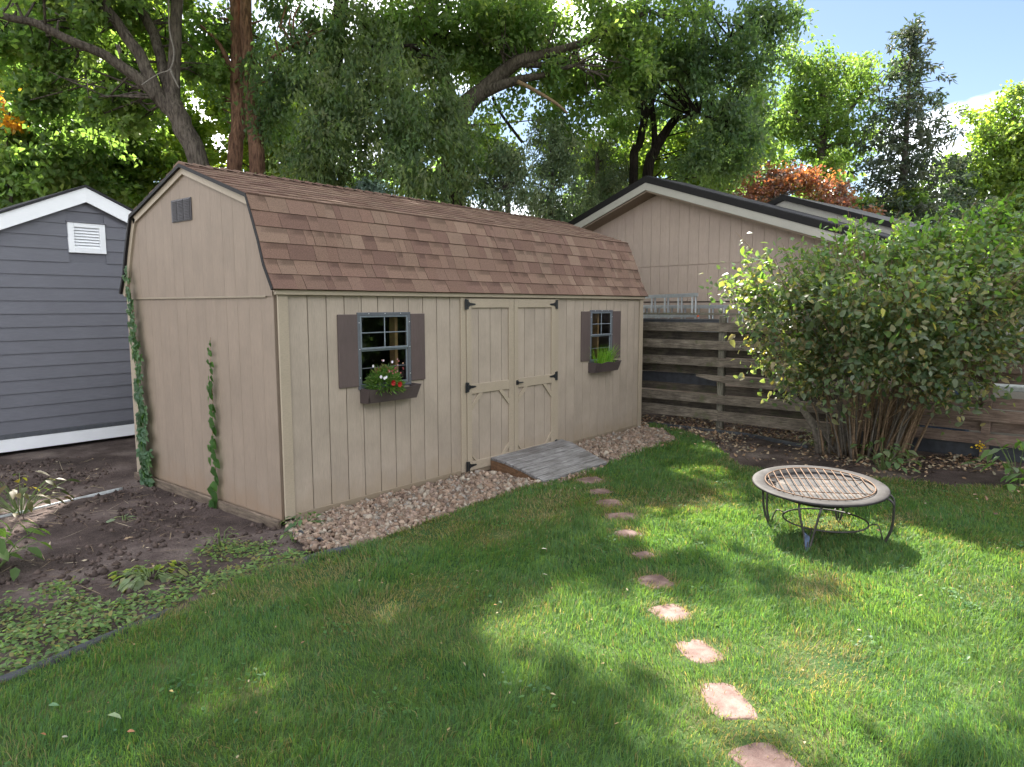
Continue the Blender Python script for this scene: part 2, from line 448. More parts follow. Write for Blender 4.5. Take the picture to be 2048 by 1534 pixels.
class MB:
    """collects shapes into one mesh"""
    def __init__(s):
        s.v, s.f = [], []
    def add(s, V, F):
        n = len(s.v)
        s.v += [tuple(p) for p in V]
        s.f += [tuple(i + n for i in f) for f in F]
        return s
    def box(s, x0, x1, y0, y1, z0, z1, c=0.003):
        c = min(c, abs(x1 - x0) * .3, abs(y1 - y0) * .3, abs(z1 - z0) * .3)
        V, idx = [], {}
        for i, (X, sx) in enumerate(((x0, 1), (x1, -1))):
            for j, (Y, sy) in enumerate(((y0, 1), (y1, -1))):
                for k, (Z, sz) in enumerate(((z0, 1), (z1, -1))):
                    idx[i, j, k, 0] = len(V); V.append((X, Y + sy * c, Z + sz * c))
                    idx[i, j, k, 1] = len(V); V.append((X + sx * c, Y, Z + sz * c))
                    idx[i, j, k, 2] = len(V); V.append((X + sx * c, Y + sy * c, Z))
        F = []
        q = [(0, 0), (1, 0), (1, 1), (0, 1)]
        for i in (0, 1):
            a = [idx[i, j, k, 0] for j, k in q]; F.append(a if i else a[::-1])
            a = [idx[j, i, k, 1] for j, k in q]; F.append(a[::-1] if i else a)
            a = [idx[j, k, i, 2] for j, k in q]; F.append(a if i else a[::-1])
        for j in (0, 1):
            for k in (0, 1):
                a = [idx[0, j, k, 1], idx[1, j, k, 1], idx[1, j, k, 2], idx[0, j, k, 2]]; F.append(a if (j ^ k) == 0 and j == 0 or (j and k) else a[::-1])
                a = [idx[j, 0, k, 0], idx[j, 1, k, 0], idx[j, 1, k, 2], idx[j, 0, k, 2]]; F.append(a[::-1] if (j == k) else a)
                a = [idx[j, k, 0, 0], idx[j, k, 1, 0], idx[j, k, 1, 1], idx[j, k, 0, 1]]; F.append(a if (j == k) else a[::-1])
        for i in (0, 1):
            for j in (0, 1):
                for k in (0, 1):
                    a = [idx[i, j, k, 0], idx[i, j, k, 1], idx[i, j, k, 2]]; F.append(a)
        return s.add(V, F)
    def prism(s, poly, axis, a0, a1):
        """poly = list of 2D points, extruded along axis ('x','y','z')"""
        n = len(poly)
        def P(p, a):
            return {'x': (a, p[0], p[1]), 'y': (p[0], a, p[1]), 'z': (p[0], p[1], a)}[axis]
        V = [P(p, a0) for p in poly] + [P(p, a1) for p in poly]
        F = [tuple(range(n))[::-1], tuple(range(n, 2 * n))] + [(i, (i + 1) % n, n + (i + 1) % n, n + i) for i in range(n)]
        return s.add(V, F)
    def tube(s, pts, rad, n=8, caps=True, closed=False):
        pts = [Vector(p) for p in pts]
        m_ = len(pts)
        rad = [rad] * m_ if not hasattr(rad, "__len__") else rad
        V, F = [], []
        prev = None
        for i, p in enumerate(pts):
            if closed:
                t = (pts[(i + 1) % m_] - pts[i - 1])
            else:
                t = pts[min(i + 1, m_ - 1)] - pts[max(i - 1, 0)]
            t.normalize()
            if prev is None:
                a = t.orthogonal().normalized()
            else:
                a = (prev - t * prev.dot(t))
                a = a.normalized() if a.length > 1e-6 else t.orthogonal().normalized()
            prev = a
            b_ = t.cross(a)
            for k in range(n):
                an = 2 * math.pi * k / n
                V.append(p + (a * math.cos(an) + b_ * math.sin(an)) * rad[i])
        R_ = m_ if closed else m_ - 1
        for i in range(R_):
            for k in range(n):
                j = (i + 1) % m_
                F.append((i * n + k, i * n + (k + 1) % n, j * n + (k + 1) % n, j * n + k))
        if caps and not closed:
            F.append(tuple(range(n))[::-1]); F.append(tuple(range((m_ - 1) * n, m_ * n)))
        return s.add(V, F)
    def build(s, name, mats, parent=None, smooth=False, recalc=True):
        o = mesh_obj(name, s.v, s.f, mats, parent, smooth)
        return o

def recalc(o):
    import bmesh
    bm = bmesh.new(); bm.from_mesh(o.data); bmesh.ops.recalc_face_normals(bm, faces=bm.faces); bm.to_mesh(o.data); bm.free()
    return o

def box_obj(name, x0, x1, y0, y1, z0, z1, mat, parent=None, c=0.003):
    """box with its origin at its own centre so that the grain differs per board"""
    cx, cy, cz = (x0 + x1) / 2, (y0 + y1) / 2, (z0 + z1) / 2
    o = MB().box(x0 - cx, x1 - cx, y0 - cy, y1 - cy, z0 - cz, z1 - cz, c).build(name, mat, parent)
    o.location = (cx, cy, cz)
    return recalc(o)

def smooth_path(P, k=4):
    """Catmull-Rom through points (last entries = radius)"""
    P = [np.array(p, float) for p in P]
    out = []
    for i in range(len(P) - 1):
        p0 = P[max(i - 1, 0)]; p1 = P[i]; p2 = P[i + 1]; p3 = P[min(i + 2, len(P) - 1)]
        for t in np.linspace(0, 1, k, endpoint=False):
            out.append(0.5 * (2 * p1 + (p2 - p0) * t + (2 * p0 - 5 * p1 + 4 * p2 - p3) * t * t + (3 * p1 - p0 - 3 * p2 + p3) * t ** 3))
    out.append(P[-1])
    return out

def limb(mb, P, k=4, n=10, wob=0.0):
    """P = [(x,y,z,r), ...]"""
    S = smooth_path(P, k)
    pts, rad = [], []
    for i, q in enumerate(S):
        w = wob * q[3]
        pts.append((q[0] + random.uniform(-w, w), q[1] + random.uniform(-w, w), q[2])); rad.append(q[3])
    mb.tube(pts, rad, n)

def vnoise(x, y, seed=0, scale=1.0):
    """smooth value noise, numpy"""
    x = np.asarray(x) * scale + seed * 17.3; y = np.asarray(y) * scale + seed * 9.1
    xi = np.floor(x).astype(int); yi = np.floor(y).astype(int)
    fx = x - xi; fy = y - yi
    fx = fx * fx * (3 - 2 * fx); fy = fy * fy * (3 - 2 * fy)
    def h(a, b):
        v = np.sin(a * 127.1 + b * 311.7 + seed * 74.7) * 43758.5453
        return v - np.floor(v)
    return (h(xi, yi) * (1 - fx) + h(xi + 1, yi) * fx) * (1 - fy) + (h(xi, yi + 1) * (1 - fx) + h(xi + 1, yi + 1) * fx) * fy

def fbm(x, y, seed=0, scale=1.0, oct=4):
    t = 0; a = 0.5
    for i in range(oct):
        t = t + a * vnoise(x, y, seed + i, scale * 2 ** i); a *= 0.5
    return t / (1 - 0.5 ** oct)

def inside(px, py, poly):
    px = np.asarray(px); py = np.asarray(py)
    r = np.zeros(px.shape, bool)
    n = len(poly)
    for i in range(n):
        x0, y0 = poly[i]; x1, y1 = poly[(i + 1) % n]
        c = ((y0 > py) != (y1 > py)) & (px < (x1 - x0) * (py - y0) / (y1 - y0 + 1e-12) + x0)
        r ^= c
    return r

def unit(a):
    return a / (np.linalg.norm(a, axis=-1, keepdims=True) + 1e-9)

def leaf_quads(P, D, Nn, Ln, Wd, fold=0.25):
    """folded diamond leaves: base point P, direction D, normal Nn -> verts, tris"""
    S = unit(np.cross(D, Nn)); Nn = unit(np.cross(S, D))
    Ln = Ln[:, None]; Wd = Wd[:, None]
    mid = P + D * Ln * 0.45
    a = P; b = mid + S * Wd * 0.5 + Nn * Wd * fold; c = P + D * Ln; d = mid - S * Wd * 0.5 + Nn * Wd * fold
    V = np.stack([a, b, c, d], 1).reshape(-1, 3)
    i = np.arange(len(P))[:, None] * 4
    F = np.concatenate([i + np.array([[0, 1, 2]]), i + np.array([[0, 2, 3]])], 0)
    return V, F

def big_leaves(P, D, Nn, Ln, Wd, fold=0.2, curl=0.25):
    """broader leaves with a midrib, 7 verts, 6 tris"""
    S = unit(np.cross(D, Nn)); Nn = unit(np.cross(S, D))
    Ln = Ln[:, None]; Wd = Wd[:, None]
    def at(t, w, sgn):
        z = -curl * Ln * t * t + fold * Wd * abs(w)
        return P + D * Ln * t + S * Wd * w * sgn + Nn * z
    pts = [at(0, 0, 0), at(.3, .48, 1), at(.68, .36, 1), at(1, 0, 0), at(.68, .36, -1), at(.3, .48, -1), at(.5, 0, 0)]
    V = np.stack(pts, 1).reshape(-1, 3)
    i = np.arange(len(P))[:, None] * 7
    tri = [(0, 1, 6), (1, 2, 6), (2, 3, 6), (3, 4, 6), (4, 5, 6), (5, 0, 6)]
    F = np.concatenate([i + np.array([t]) for t in tri], 0)
    return V, F

def rand_dirs(n):
    v = rng.normal(size=(n, 3))
    return unit(v)
# ------------------------------------------------------------------ ground
LAWN = [(-9, -1.5), (-2.49, -1.27), (-1.97, -1.18), (-1.28, -1.0), (-0.77, -0.92), (-0.31, -1.0), (-0.1, -1.09), (0.5, -1.02),
        (0.89, -1.0), (1.67, -0.92), (2.5, -0.9), (2.6, -1.02), (3.84, -1.06), (3.95, -0.98), (5.85, -0.97), (6.46, -0.41), (6.52, -0.1), (6.9, -0.05),
        (6.6, -0.7), (5.9, -1.5), (5.3, -2.0), (4.8, -2.35), (4.75, -2.9), (5.0, -3.5), (5.35, -4.0), (5.35, -4.5), (5.75, -5.1),
        (6.0, -6.0), (7.0, -12), (-9, -12)]
GRAVEL = [(-0.04, -0.06), (-0.2, -0.5), (-0.3, -0.8), (-0.09, -1.09), (0.5, -1.03), (0.89, -1.01), (1.67, -0.93), (2.5, -0.92), (2.62, -1.0),
          (3.82, -1.05), (5.85, -0.99), (6.46, -0.42), (6.5, -0.04)]

def soil_z(x, y):
    x = np.asarray(x, float); y = np.asarray(y, float)
    d = np.clip((0.3 - x) / 0.6, 0, 1) * np.clip((y + 1.0) / 0.7, 0, 1) * np.clip((4.2 - y) / 1.0, 0, 1)
    z = -0.03 - 0.055 * d * d * (3 - 2 * d)
    left = inside(x, y, [(-8, -1.4), (0.0, -1.0), (0, 3), (1.5, 5.4), (-8, 5.4)])
    amp = np.where(left, 0.035, 0.018)
    return z + amp * (fbm(x, y, 3, 2.2, 4) - 0.5) + amp * 0.7 * (fbm(x, y, 5, 9.0, 3) - 0.5)

def sheet(name, poly, res, zf, mat, margin=0.0):
    xs = [p[0] for p in poly]; ys = [p[1] for p in poly]
    X = np.arange(min(xs), max(xs) + res, res); Y = np.arange(min(ys), max(ys) + res, res)
    gx, gy = np.meshgrid(X, Y, indexing="ij")
    z = zf(gx, gy)
    nx, ny = gx.shape
    ok = inside(gx, gy, poly)
    i, j = np.meshgrid(np.arange(nx - 1), np.arange(ny - 1), indexing="ij")
    keep = ok[:-1, :-1] & ok[1:, :-1] & ok[1:, 1:] & ok[:-1, 1:]
    i, j = i[keep], j[keep]
    F = np.stack([i * ny + j, (i + 1) * ny + j, (i + 1) * ny + j + 1, i * ny + j + 1], 1)
    used = np.unique(F); remap = -np.ones(nx * ny, int); remap[used] = np.arange(len(used))
    V = np.stack([gx.ravel(), gy.ravel(), z.ravel()], 1)[used]
    return mesh_obj(name, V, remap[F], mat, None, True)

def lawn_z(x, y):
    return 0.0 + 0.018 * (fbm(x, y, 8, 0.9, 3) - 0.5) + 0.008 * (fbm(x, y, 9, 7, 2) - 0.5)

V = np.array([(-150, -150, -.14), (150, -150, -.14), (150, 150, -.14), (-150, 150, -.14)], float)
tag(mesh_obj("ground", V, [(0, 1, 2, 3)], "far_ground"), kind="structure")
tag(sheet("soil", [(-8, -12.5), (10.5, -12.5), (10.5, 8.5), (-8, 8.5)], 0.11, soil_z, "soil"), kind="structure")
tag(sheet("lawn", LAWN, 0.08, lawn_z, "turf"), kind="structure")
tag(sheet("gravel_bed", GRAVEL, 0.05, lambda x, y: -0.012 + 0.02 * (fbm(x, y, 4, 6, 2) - .5), "gravel_base"), kind="structure")

# gravel stones
def make_gravel():
    phi = (1 + 5 ** .5) / 2
    ico = np.array([(-1, phi, 0), (1, phi, 0), (-1, -phi, 0), (1, -phi, 0), (0, -1, phi), (0, 1, phi), (0, -1, -phi), (0, 1, -phi), (phi, 0, -1), (phi, 0, 1), (-phi, 0, -1), (-phi, 0, 1)]) / 1.9
    fac = np.array([(0, 11, 5), (0, 5, 1), (0, 1, 7), (0, 7, 10), (0, 10, 11), (1, 5, 9), (5, 11, 4), (11, 10, 2), (10, 7, 6), (7, 1, 8), (3, 9, 4), (3, 4, 2), (3, 2, 6), (3, 6, 8), (3, 8, 9), (4, 9, 5), (2, 4, 11), (6, 2, 10), (8, 6, 7), (9, 8, 1)])
    n = 21000
    x = rng.uniform(-0.35, 6.6, n); y = rng.uniform(-1.12, 0.02, n)
    k = inside(x, y, GRAVEL) & ~inside(x, y, [(2.6, -1.1), (2.6, 0.1), (4.3, 0.1), (4.1, -1.1)])
    k |= inside(x, y, [(2.55, -1.15), (2.55, -1.0), (3.7, -1.05), (3.6, -1.13)]) & (rng.random(n) < .5)
    x, y = x[k], y[k]; n = len(x)
    s = rng.gamma(6, 0.0029, n).clip(0.008, 0.038)
    z = rng.uniform(-0.012, 0.022, n)
    V = ico[None] * (1 + 0.38 * rng.normal(size=(n, 12, 1))).clip(.45, 1.6) * s[:, None, None]
    V = V * rng.uniform(.55, 1.25, (n, 1, 3))
    q = unit(rng.normal(size=(n, 4)))
    w, a, b, c = q.T
    M = np.stack([1 - 2 * (b * b + c * c), 2 * (a * b - c * w), 2 * (a * c + b * w), 2 * (a * b + c * w), 1 - 2 * (a * a + c * c), 2 * (b * c - a * w), 2 * (a * c - b * w), 2 * (b * c + a * w), 1 - 2 * (a * a + b * b)], 1).reshape(-1, 3, 3)
    V = np.einsum('nij,nkj->nki', M, V)
    V += np.stack([x, y, z], 1)[:, None]
    F = fac[None] + np.arange(n)[:, None, None] * 12
    pal = np.array([(0.40, 0.28, 0.225), (0.47, 0.345, 0.28), (0.33, 0.22, 0.17), (0.44, 0.36, 0.31), (0.36, 0.255, 0.22), (0.52, 0.44, 0.38), (0.25, 0.17, 0.14), (0.38, 0.33, 0.31)])
    C = pal[rng.choice(8, n, p=[.24, .17, .16, .12, .14, .05, .07, .05])] * rng.uniform(.36, .74, (n, 1)) * np.array([.98, 1.0, .93])
    o = mesh_obj("gravel", V.reshape(-1, 3), F.reshape(-1, 3), "gravel_stone", None, False, None, np.repeat(C, 12, 0))
    tag(o, "strip of pinkish tan crushed gravel along the foot of the tan shed", "gravel", kind="stuff")
make_gravel()

# ------------------------------------------------------------------ the tan barn shed
L_, W_, H_ = 6.48, 3.0, 2.055
shed = empty("barn_shed", (0, 0, 0))
tag(shed, "tan barn shed with brown shingled gambrel roof, double doors and two shuttered windows", "shed")
PROF = [(-0.075, 2.105), (0.048, 2.321), (0.12, 2.535), (0.209, 2.748), (0.30, 2.941), (1.50, 3.345)]
PROFR = [(3.0 - y, z) for y, z in PROF]

def cut_planks(x0, x1, z0, z1, holes):
    """z-ranges of a vertical strip after the rectangular holes are taken out -> list of boxes"""
    xs = sorted({x0, x1} | {h for H in holes for h in (H[0], H[1]) if x0 < h < x1})
    out = []
    for a, b in zip(xs[:-1], xs[1:]):
        mid = (a + b) / 2
        seg = [(z0, z1)]
        for (hx0, hx1, hz0, hz1) in holes:
            if hx0 < mid < hx1:
                new = []
                for s0, s1 in seg:
                    if hz1 <= s0 or hz0 >= s1:
                        new.append((s0, s1)); continue
                    if hz0 > s0: new.append((s0, hz0))
                    if hz1 < s1: new.append((hz1, s1))
                seg = new
        out += [(a, b, s0, s1) for s0, s1 in seg if s1 - s0 > 0.01]
    return out

HOLES = [(0.89, 1.52, 1.15, 1.865), (5.01, 5.55, 1.15, 1.865), (2.36, 4.15, 0.0, 2.045)]
# front planks
x = 0.105
while x < L_ - 0.1:
    x1 = min(x + 0.205, L_ - 0.08)
    for (a, b, z0, z1) in cut_planks(x + 0.0045, x1 - 0.0045, 0.055, 2.05, HOLES):
        o = recalc(MB().box(a - x, b - x, -0.016, -0.001, z0, z1, 0.003).build("siding_plank", "tan_siding", shed)); o.location = (x, 0, 0)
    x = x1
# backing wall sheets behind the planks (front with openings), side, rear
mb = MB()
for (a, b, z0, z1) in cut_planks(0.02, L_ - 0.02, 0.05, 2.06, HOLES[:2]):
    mb.box(a, b, 0.0, 0.02, z0, z1, 0.0)
recalc(mb.build("wall_front", "tan_trim_base", shed))
mb = MB()
poly = [(0.02, 0.0), (2.98, 0.0), (2.98, 2.06)] + [(y, z - 0.05) for y, z in PROFR[1:5]] + [(1.5, 3.29)] + [(y, z - 0.05) for y, z in PROF[1:5]][::-1] + [(0.02, 2.06)]
mb.prism(poly, 'x', 0.0, 0.02); mb.prism(poly, 'x', L_ - 0.02, L_)
mb.box(0.02, L_ - 0.02, 2.98, 3.0, 0.0, 2.06)
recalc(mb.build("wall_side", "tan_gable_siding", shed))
box_obj("floor_deck", 0.03, L_ - 0.03, 0.03, 2.97, 0.03, 0.06, "interior_dark", shed)
mb = MB(); mb.box(0.025, L_ - 0.025, 2.4, 2.42, 0.06, 2.3); recalc(mb.build("inner_wall", "interior_dark", shed))
# gable planks, lower and upper (upper laps over the lower with a flashing line)
def roof_at(y):
    yy = min(y, 3.0 - y)
    for (a, b) in zip(PROF[:-1], PROF[1:]):
        if a[0] <= yy <= b[0]:
            return a[1] + (b[1] - a[1]) * (yy - a[0]) / (b[0] - a[0])
    return 2.1
y = 0.02
while y < 2.97:
    y1 = min(y + 0.2 + (0.0), 2.98)
    g = 0.0022 if round(y / 0.2) in (3, 8, 12) else 0.0006
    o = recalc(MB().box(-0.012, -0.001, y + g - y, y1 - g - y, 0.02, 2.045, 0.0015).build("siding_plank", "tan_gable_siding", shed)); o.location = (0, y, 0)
    pts = [(y + g, 2.042), (y1 - g, 2.042)]
    for t in (1.0, .75, .5, .25, 0.0):
        yy = (y + g) + (y1 - y - 2 * g) * t
        pts.append((yy, roof_at(yy) - 0.045))
    mbp = MB().prism([(p[0] - y, p[1]) for p in pts], 'x', -0.022, -0.002)
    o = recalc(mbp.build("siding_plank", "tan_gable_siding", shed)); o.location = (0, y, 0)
    y = y1
box_obj("drip_board", -0.028, -0.023, 0.12, 2.88, 2.030, 2.046, "tan_trim_base", shed, 0.001)
# corner boards, frieze, base trim
box_obj("corner_board", -0.002, 0.1, -0.036, -0.0165, 0.03, 2.05, "tan_trim", shed)
box_obj("corner_board", L_ - 0.085, L_ + 0.02, -0.036, -0.0165, 0.03, 2.05, "tan_trim", shed)
box_obj("corner_board", -0.032, -0.0125, 2.86, 2.985, 0.02, 2.03, "tan_trim", shed)
box_obj("frieze_board", -0.03, L_ + 0.03, -0.062, -0.018, 2.051, 2.118, "tan_trim", shed, 0.004)
box_obj("base_trim", 0.1, 2.34, -0.026, -0.0165, 0.0, 0.06, "tan_trim_base", shed)
box_obj("base_trim", 4.17, L_, -0.026, -0.0165, 0.0, 0.06, "tan_trim_base", shed)
box_obj("base_trim", 2.345, 4.165, -0.04, -0.002, -0.02, 0.03, "tan_trim_base", shed)
box_obj("skid_timber", -0.055, -0.014, 0.02, 3.02, -0.13, 0.022, "skid_timber", shed, 0.008)
box_obj("skid_timber", 0.02, L_ - 0.05, -0.008, 0.02, -0.1, 0.0, "skid_timber", shed, 0.006)
# rake boards and dark drip edge along the gable
def strip_along(profile, d0, d1, xa, xb, name, mat):
    """solid band following the roof profile, d0..d1 below it"""
    pts = [np.array(p) for p in profile]
    nrm = []
    for i in range(len(pts)):
        t = pts[min(i + 1, len(pts) - 1)] - pts[max(i - 1, 0)]
        t = t / np.linalg.norm(t); nrm.append(np.array([t[1], -t[0]]))
    mb = MB(); V = []; F = []
    for p, n_ in zip(pts, nrm):
        for (dd, xx) in ((d0, xa), (d1, xa), (d1, xb), (d0, xb)):
            q = p + n_ * dd; V.append((xx, q[0], q[1]))
    for i in range(len(pts) - 1):
        for k in range(4):
            F.append((i * 4 + k, i * 4 + (k + 1) % 4, i * 4 + 4 + (k + 1) % 4, i * 4 + 4 + k))
    F.append((0, 1, 2, 3)); k = (len(pts) - 1) * 4; F.append((k + 3, k + 2, k + 1, k))
    mb.add(V, F)
    return recalc(mb.build(name, mat, shed))
strip_along([PROF[4], PROF[5], PROFR[4]], 0.03, 0.095, -0.046, -0.0225, "rake_board", "tan_trim")
strip_along([(y + 0.0, z) for y, z in PROFR[:5]], -0.095, -0.03, -0.046, -0.0225, "rake_board", "tan_trim")
strip_along(PROF[:5], 0.026, 0.06, -0.036, -0.0225, "rake_board", "tan_trim")
FULL = PROF + PROFR[:-1][::-1]
strip_along(FULL, -0.004, 0.03, -0.075, -0.047, "drip_edge", "dark_metal_edge")
strip_along(FULL, -0.004, 0.03, L_ + 0.047, L_ + 0.075, "drip_edge", "dark_metal_edge")
# roof deck + shingles
roof = strip_along(FULL, 0.002, 0.03, -0.046, L_ + 0.046, "roof", "dark_roofing")
def arc(profile):
    s = [0.0]
    for a, b in zip(profile[:-1], profile[1:]):
        s.append(s[-1] + math.hypot(b[0] - a[0], b[1] - a[1]))
    return s
def on_prof(profile, s, off, flip):
    S = arc(profile)
    s = max(0.0 - 0.02, min(s, S[-1]))
    for i in range(len(S) - 1):
        if s <= S[i + 1] or i == len(S) - 2:
            t = (s - S[i]) / (S[i + 1] - S[i])
            a, b = np.array(profile[i]), np.array(profile[i + 1])
            p = a + (b - a) * t; d = (b - a) / np.linalg.norm(b - a)
            p = p + np.array([-d[1], d[0]]) * off
            return ((3.0 - p[0]) if flip else p[0]), p[1]
TONES = np.array([(0.148, 0.091, 0.070), (0.162, 0.103, 0.078), (0.182, 0.122, 0.092), (0.137, 0.083, 0.066), (0.155, 0.098, 0.076), (0.172, 0.112, 0.084)])
SH = []
def course(profile, s0, ex, flip, thick=0.013):
    x = -0.072
    while x < L_ + 0.07:
        w = random.choice((0.085, 0.11, 0.13, 0.16, 0.19, 0.22, 0.25, 0.28)) * random.uniform(.9, 1.1)
        x1 = min(x + w, L_ + 0.072)
        if L_ + 0.072 - x1 < 0.05: x1 = L_ + 0.072
        tone = TONES[random.randrange(6)] * random.uniform(.9, 1.1)
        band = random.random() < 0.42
        hi = thick + random.choice((0, 0, 0.004))
        V, C = [], []
        rows = [(0.0, hi), (0.55, hi * .75), (0.72, hi * .65), (1.12, hi * .3)]
        gp = 0.0016
        xm = x + (x1 - x) * random.uniform(.35, .65)
        for (t, off) in rows:
            q = on_prof(profile, s0 + ex * t, off + 0.001, flip)
            q0 = on_prof(profile, s0 + ex * t, 0.0005, flip)
            for xx, j in ((x + gp, 0), (xm, 1), (x1 - gp, 2)):
                V.append((xx, q[0], q[1]))
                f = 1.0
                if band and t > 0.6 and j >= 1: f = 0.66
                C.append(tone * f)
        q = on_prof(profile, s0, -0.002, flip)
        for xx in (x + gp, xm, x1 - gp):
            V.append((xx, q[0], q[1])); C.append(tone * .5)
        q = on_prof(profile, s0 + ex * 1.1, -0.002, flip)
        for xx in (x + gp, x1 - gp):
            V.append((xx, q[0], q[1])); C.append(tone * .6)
        F = []
        for r in range(3):
            for j in range(2):
                a = r * 3 + j
                F.append((a, a + 1, a + 4, a + 3))
        F += [(12, 13, 1, 0), (13, 14, 2, 1), (12, 0, 3), (12, 3, 6), (12, 6, 9), (12, 9, 15), (14, 5, 2), (14, 8, 5), (14, 11, 8), (14, 16, 11)]
        SH.append((V, F, C, flip, s0))
        x = x1
low = PROF[:5]; SL = arc(low)[-1]
for k in range(6):
    course(low, SL / 6 * k - 0.012, SL / 6, False)
up = PROF[4:]; SU = arc(up)[-1]
for k in range(9):
    course(up, SU / 9 * k - 0.012, SU / 9, False)
front_n = len(SH)
for k in range(9):
    course(up, SU / 9 * k - 0.012, SU / 9, True)
for k in range(6):
    course(low, SL / 6 * k - 0.012, SL / 6, True)
lowers = [s for s in SH[:front_n]]
parts = lowers[:300]; rest = SH[300:]
for V, F, C, fl, s0 in parts:
    c = np.mean(np.array(V), 0)
    mesh_obj("shingle", np.array(V) - c, F, "shingle", roof, False, None, C).location = c
V, F, C = [], [], []
for v, f, c, fl, s0 in rest:
    n0 = len(V); V += v; C += c; F += [tuple(i + n0 for i in g) for g in f]
tag(recalc(mesh_obj("shingle_field", V, F, "shingle", roof, False, None, C)), kind="stuff")
for o in list(roof.children):
    if o.name.startswith("shingle"):
        pass
# ridge caps
k = 0
x = -0.07
while x < L_ + 0.06:
    x1 = min(x + 0.145, L_ + 0.072)
    t = TONES[random.randrange(6)] * random.uniform(.85, 1.05)
    dz = 3.345 + 0.016
    V = [(0, -0.12, -0.040 + .014), (0, 0, 0.014), (0, 0.12, -0.04 + .014), (x1 - x + .01, -0.12, -0.04), (x1 - x + .01, 0, 0), (x1 - x + .01, 0.12, -0.04),
         (0, -0.12, -0.05), (0, 0.12, -0.05)]
    o = mesh_obj("ridge_cap", V, [(0, 1, 4, 3), (1, 2, 5, 4), (6, 7, 2, 1, 0)], "shingle", roof, False, None, np.tile(t, (8, 1)))
    o.location = (x, 1.5, dz); x = x1

# louvred gable vent
vent = box_obj("gable_vent", -0.034, -0.0235, 1.375, 1.785, 2.80, 3.02, "vent_plastic", shed, 0.002)
def sub(o, par):
    """parent keeping the world place (parents here are unrotated)"""
    loc = o.location.copy(); pl = par.location
    o.parent = par; o.location = loc - pl
    return o
for k in range(13):
    for (a, b) in ((1.39, 1.51), (1.525, 1.645), (1.66, 1.77)):
        z = 2.812 + k * 0.0156
        mb = MB().prism([(-0.010, 0.0), (-0.002, 0.0105), (0.0, 0.0105), (-0.006, 0.0)], 'y', 0, b - a)
        o = recalc(mb.build("slat", "vent_plastic", None)); o.location = (-0.034, a, z); sub(o, vent)

# ---- windows with shutters
def window(x0, x1, z0=1.13, z1=1.89):
    w = recalc(MB().box(0, x1 - x0, -0.034, -0.017, z1 - .032 - z0, z1 - z0).box(0, x1 - x0, -0.034, -0.017, 0, 0.03)
               .box(0, 0.034, -0.034, -0.017, 0.03, z1 - z0 - .032).box(x1 - x0 - .034, x1 - x0, -0.034, -0.017, 0.03, z1 - z0 - .032).build("window", "grey_window_frame", shed))
    w.location = (x0, 0, z0)
    W, Hh = x1 - x0, z1 - z0
    zm = Hh * 0.515
    for nm, za, zb, yy in (("upper_sash", zm, Hh - .033, -0.024), ("lower_sash", 0.031, zm, -0.010)):
        o = recalc(MB().box(.035, W - .035, yy - .008, yy + .008, za, za + .022).box(.035, W - .035, yy - .008, yy + .008, zb - .016, zb)
                   .box(.035, .052, yy - .008, yy + .008, za + .022, zb - .016).box(W - .052, W - .035, yy - .008, yy + .008, za + .022, zb - .016).build(nm, "brushed_sash", w))
    zu = zm + .022
    hh = Hh - .049 - zu
    mb = MB().box(W / 2 - .006, W / 2 + .006, -0.03, -0.020, zu, Hh - .049)
    recalc(mb.build("muntin", "brushed_sash", w))
    recalc(MB().box(.052, W / 2 - .0065, -0.03, -0.020, zu + hh * .47, zu + hh * .47 + .011).box(W / 2 + .0065, W - .052, -0.03, -0.020, zu + hh * .47, zu + hh * .47 + .011).build("muntin", "brushed_sash", w))
    recalc(MB().box(.052, W - .052, -0.014, -0.006, zm * .52, zm * .52 + .008).build("muntin", "grey_window_frame", w))
    # panes: four lights above, one below
    for (a, b, c, d) in ((.052, W / 2 - .006, zu, zu + hh * .47), (W / 2 + .006, W - .052, zu, zu + hh * .47), (.052, W / 2 - .006, zu + hh * .47 + .011, Hh - .049), (W / 2 + .006, W - .052, zu + hh * .47 + .011, Hh - .049)):
        mesh_obj("pane", [(a, -.023, c), (b, -.023, c), (b, -.023, d), (a, -.023, d)], [(0, 1, 2, 3)], "window_glass", w)
    mesh_obj("pane", [(.052, -.009, .05), (W - .052, -.009, .05), (W - .052, -.009, zm - .012), (.052, -.009, zm - .012)], [(0, 1, 2, 3)], "window_glass", w)
    mb = MB()
    for (sx, sz) in ((.017, .12), (.017, .4), (.017, .66), (W - .017, .12), (W - .017, .4), (W - .017, .66), (W * .2, Hh - .012), (W * .5, Hh - .012), (W * .8, Hh - .012)):
        mb.box(sx - .005, sx + .005, -.038, -.034, sz - .005, sz + .005)
    recalc(mb.build("screw", "screw_metal", w))
    return w
window(0.86, 1.55)
window(4.98, 5.58)
for (a, b) in ((0.628, 0.858), (1.552, 1.752), (4.758, 4.977), (5.583, 5.815)):
    box_obj("shutter", a, b, -0.036, -0.0165, 1.168, 1.872, "shutter_paint", shed, 0.003)
# bare studs just inside each window
for a in (1.44, 5.36):
    box_obj("stud", a, a + .04, 0.09, 0.18, 0.07, 2.1, "stud_wood", shed)
    box_obj("stud", a - .38, a - .34, 0.6, 0.69, 0.07, 2.1, "stud_wood", shed)
